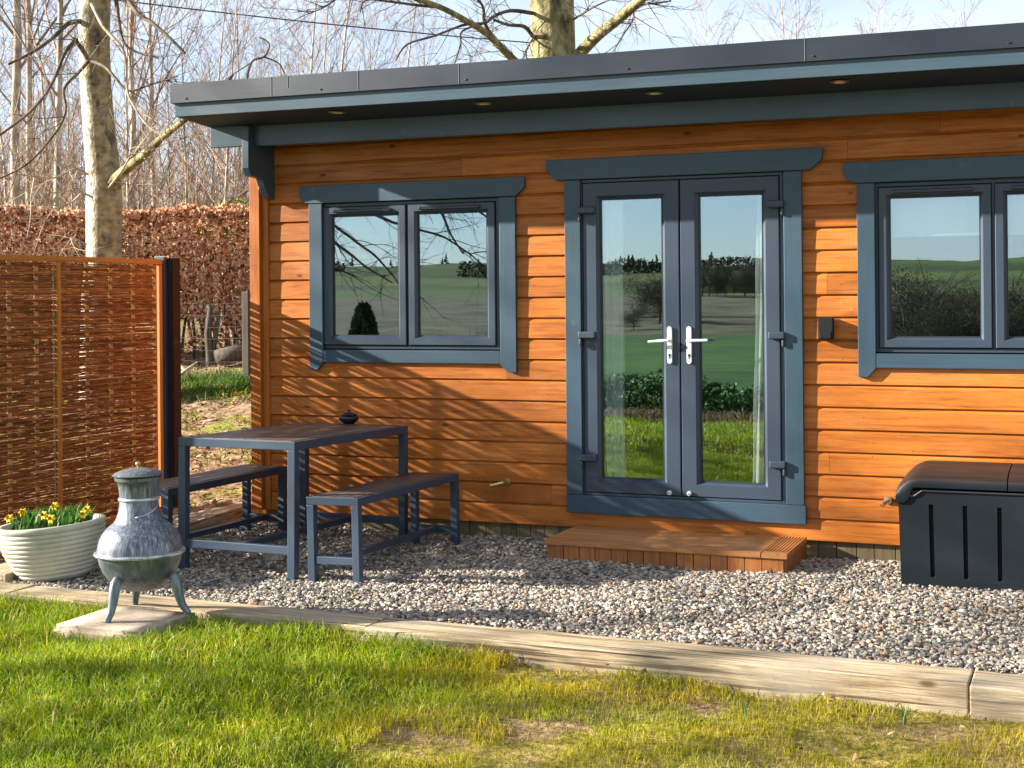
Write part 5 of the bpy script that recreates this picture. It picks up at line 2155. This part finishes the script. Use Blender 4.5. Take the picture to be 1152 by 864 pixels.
def pine_proto(seed):
    R2 = random.Random(seed)
    e = empty('pine_tree')
    m = MB()
    m.tube([(0, 0, -1), (0, 0, 6)], [.3, .08], 5)
    obj('trunk', m, M['branch_dark'], e, local=True)
    m = MB()
    for k in range(34):
        z = 1.4 + 5.4 * (k / 34)
        a_ = R2.uniform(0, 6.28)
        L = 2.1 * (1 - (k / 36)) * R2.uniform(.7, 1.2)
        c, s_ = math.cos(a_), math.sin(a_)
        m.tube([(0, 0, z), (c * L * .5, s_ * L * .5, z + .1), (c * L, s_ * L, z - .1)], [.25, .35, .08], 5)
    obj('crown', m, M['conifer_leaf'], e, local=True)
    return e


pp_ = [pine_proto(1), pine_proto(2)]
k = 0
for px in (694, 699, 703, 708, 712, 717, 719, 726, 730, 734, 738, 743, 747, 792, 799, 802, 396, 440, 497, 502, 540):
    e = pp_[k] if k < 2 else copy_tree(pp_[k % 2])
    p = mirrored(px, 335, 600)
    e.location = (p.x, p.y, mesh_z(p.x, p.y) - .6)
    s_ = R_.uniform(.55, 1.15)
    e.scale = (s_, s_, s_)
    tag(e, 'small dark pine on the far ridge, reflected on the skyline in the glass', 'tree', 'pines on the reflected ridge')
    k += 1

HR = [(-520, 160, 440, 6.0, 'dark belt of trees below the crest of the reflected hill')]
for k, (xa, xb, d, hh_, lab) in enumerate(HR):
    n = 26000
    x = rng.uniform(xa, xb, n)
    gap = nz(x, x * 0, .05, 80 + k) > .02
    x = x[gap]
    n = len(x)
    y = -d + 14 * nz(x, x * 0, .012, 90 + k) + rng.normal(0, 1.2, n) + (.12 * (x + 150))
    z0 = np.array([mesh_z(a_, b_) for a_, b_ in zip(x, y)]) - .3
    top = hh_ * (.65 + .5 * nz(x, x * 0, .25, 70 + k))
    hr = empty('hedgerow', ((xa + xb) / 2, -d, float(ground_z((xa + xb) / 2, -d))))
    tag(hr, lab, 'hedgerow')
    v, q_, t_ = leaf_cards(np.stack([x, y, z0 + top * rng.random(n)], 1), rng.uniform(.6, 1.4, n), 0, .2, .7)
    array_mesh('foliage', v, None, M['far_foliage'], parent=hr, tris=t_)
    m = MB()
    for q2 in range(60):
        i_ = R_.randrange(n)
        m.tube([(x[i_], y[i_], z0[i_] - .5), (x[i_] + .2, y[i_], z0[i_] + top[i_] * .8)], [.25, .08], 4)
    obj('stems', m, M['branch_dark'], hr)

# ----------------------------------------------------------------------------- light, sky, camera
wld = bpy.data.worlds.new('World')
sc.world = wld
wld.use_nodes = True
nt = wld.node_tree
bg = nt.nodes['Background']
sky = nt.nodes.new('ShaderNodeTexSky')
sky.sky_type = 'NISHITA'
sky.sun_disc = False
elev = math.asin(-SUN.z)
sky.sun_elevation = elev
sky.sun_rotation = math.atan2(-SUN.x, -SUN.y)
sky.air_density, sky.dust_density, sky.ozone_density = .8, .25, 1.8
tc = nt.nodes.new('ShaderNodeTexCoord')
mp = nt.nodes.new('ShaderNodeMapping')
mp.inputs['Scale'].default_value = (1, 1, 3.4)
nz_ = nt.nodes.new('ShaderNodeTexNoise')
nz_.inputs['Scale'].default_value = 2.6
nz_.inputs['Detail'].default_value = 7
nz_.inputs['Roughness'].default_value = .55
nz_.inputs['Distortion'].default_value = .4
cr = nt.nodes.new('ShaderNodeValToRGB')
cr.color_ramp.elements[0].position, cr.color_ramp.elements[0].color = .30, (.2, .2, .2, 1)
cr.color_ramp.elements[1].position, cr.color_ramp.elements[1].color = .80, (.75, .75, .75, 1)
mx = nt.nodes.new('ShaderNodeMix')
mx.data_type = 'RGBA'
nt.links.new(tc.outputs['Generated'], mp.inputs['Vector'])
nt.links.new(mp.outputs[0], nz_.inputs['Vector'])
nt.links.new(nz_.outputs['Fac'], cr.inputs['Fac'])
nt.links.new(cr.outputs['Color'], mx.inputs[0])
nt.links.new(sky.outputs[0], mx.inputs[6])
mx.inputs[7].default_value = (6.6, 6.9, 7.2, 1)
nt.links.new(mx.outputs[2], bg.inputs['Color'])
bg.inputs['Strength'].default_value = .05

sd = bpy.data.lights.new('sun', 'SUN')
sd.energy, sd.angle, sd.color = 5.0, R(.55), (1, .93, .82)
so = bpy.data.objects.new('sun', sd)
so.rotation_euler = SUN.to_track_quat('-Z', 'Y').to_euler()
so.location = (-20, -10, 12)
col.objects.link(so)

cd = bpy.data.cameras.new('camera')
cd.sensor_fit, cd.sensor_width = 'HORIZONTAL', 36
cd.lens = FPX / 1152 * 36
cd.shift_y = -99.0 / 1152
cd.clip_start, cd.clip_end = .05, 3000
co = bpy.data.objects.new('camera', cd)
co.matrix_world = Matrix.Translation(CAM) @ Matrix.Rotation(PSI, 4, 'Z') @ Matrix.Rotation(R(90), 4, 'X') @ Matrix.Rotation(-ROLL, 4, 'Z')
col.objects.link(co)
sc.camera = co
vs_ = sc.view_settings
vs_.view_transform, vs_.look, vs_.exposure, vs_.gamma, vs_.use_curve_mapping = 'Standard', 'None', 2.10, 1, False
sc.cycles.max_bounces = 8
sc.cycles.transparent_max_bounces = 12
sc.cycles.use_denoising = True
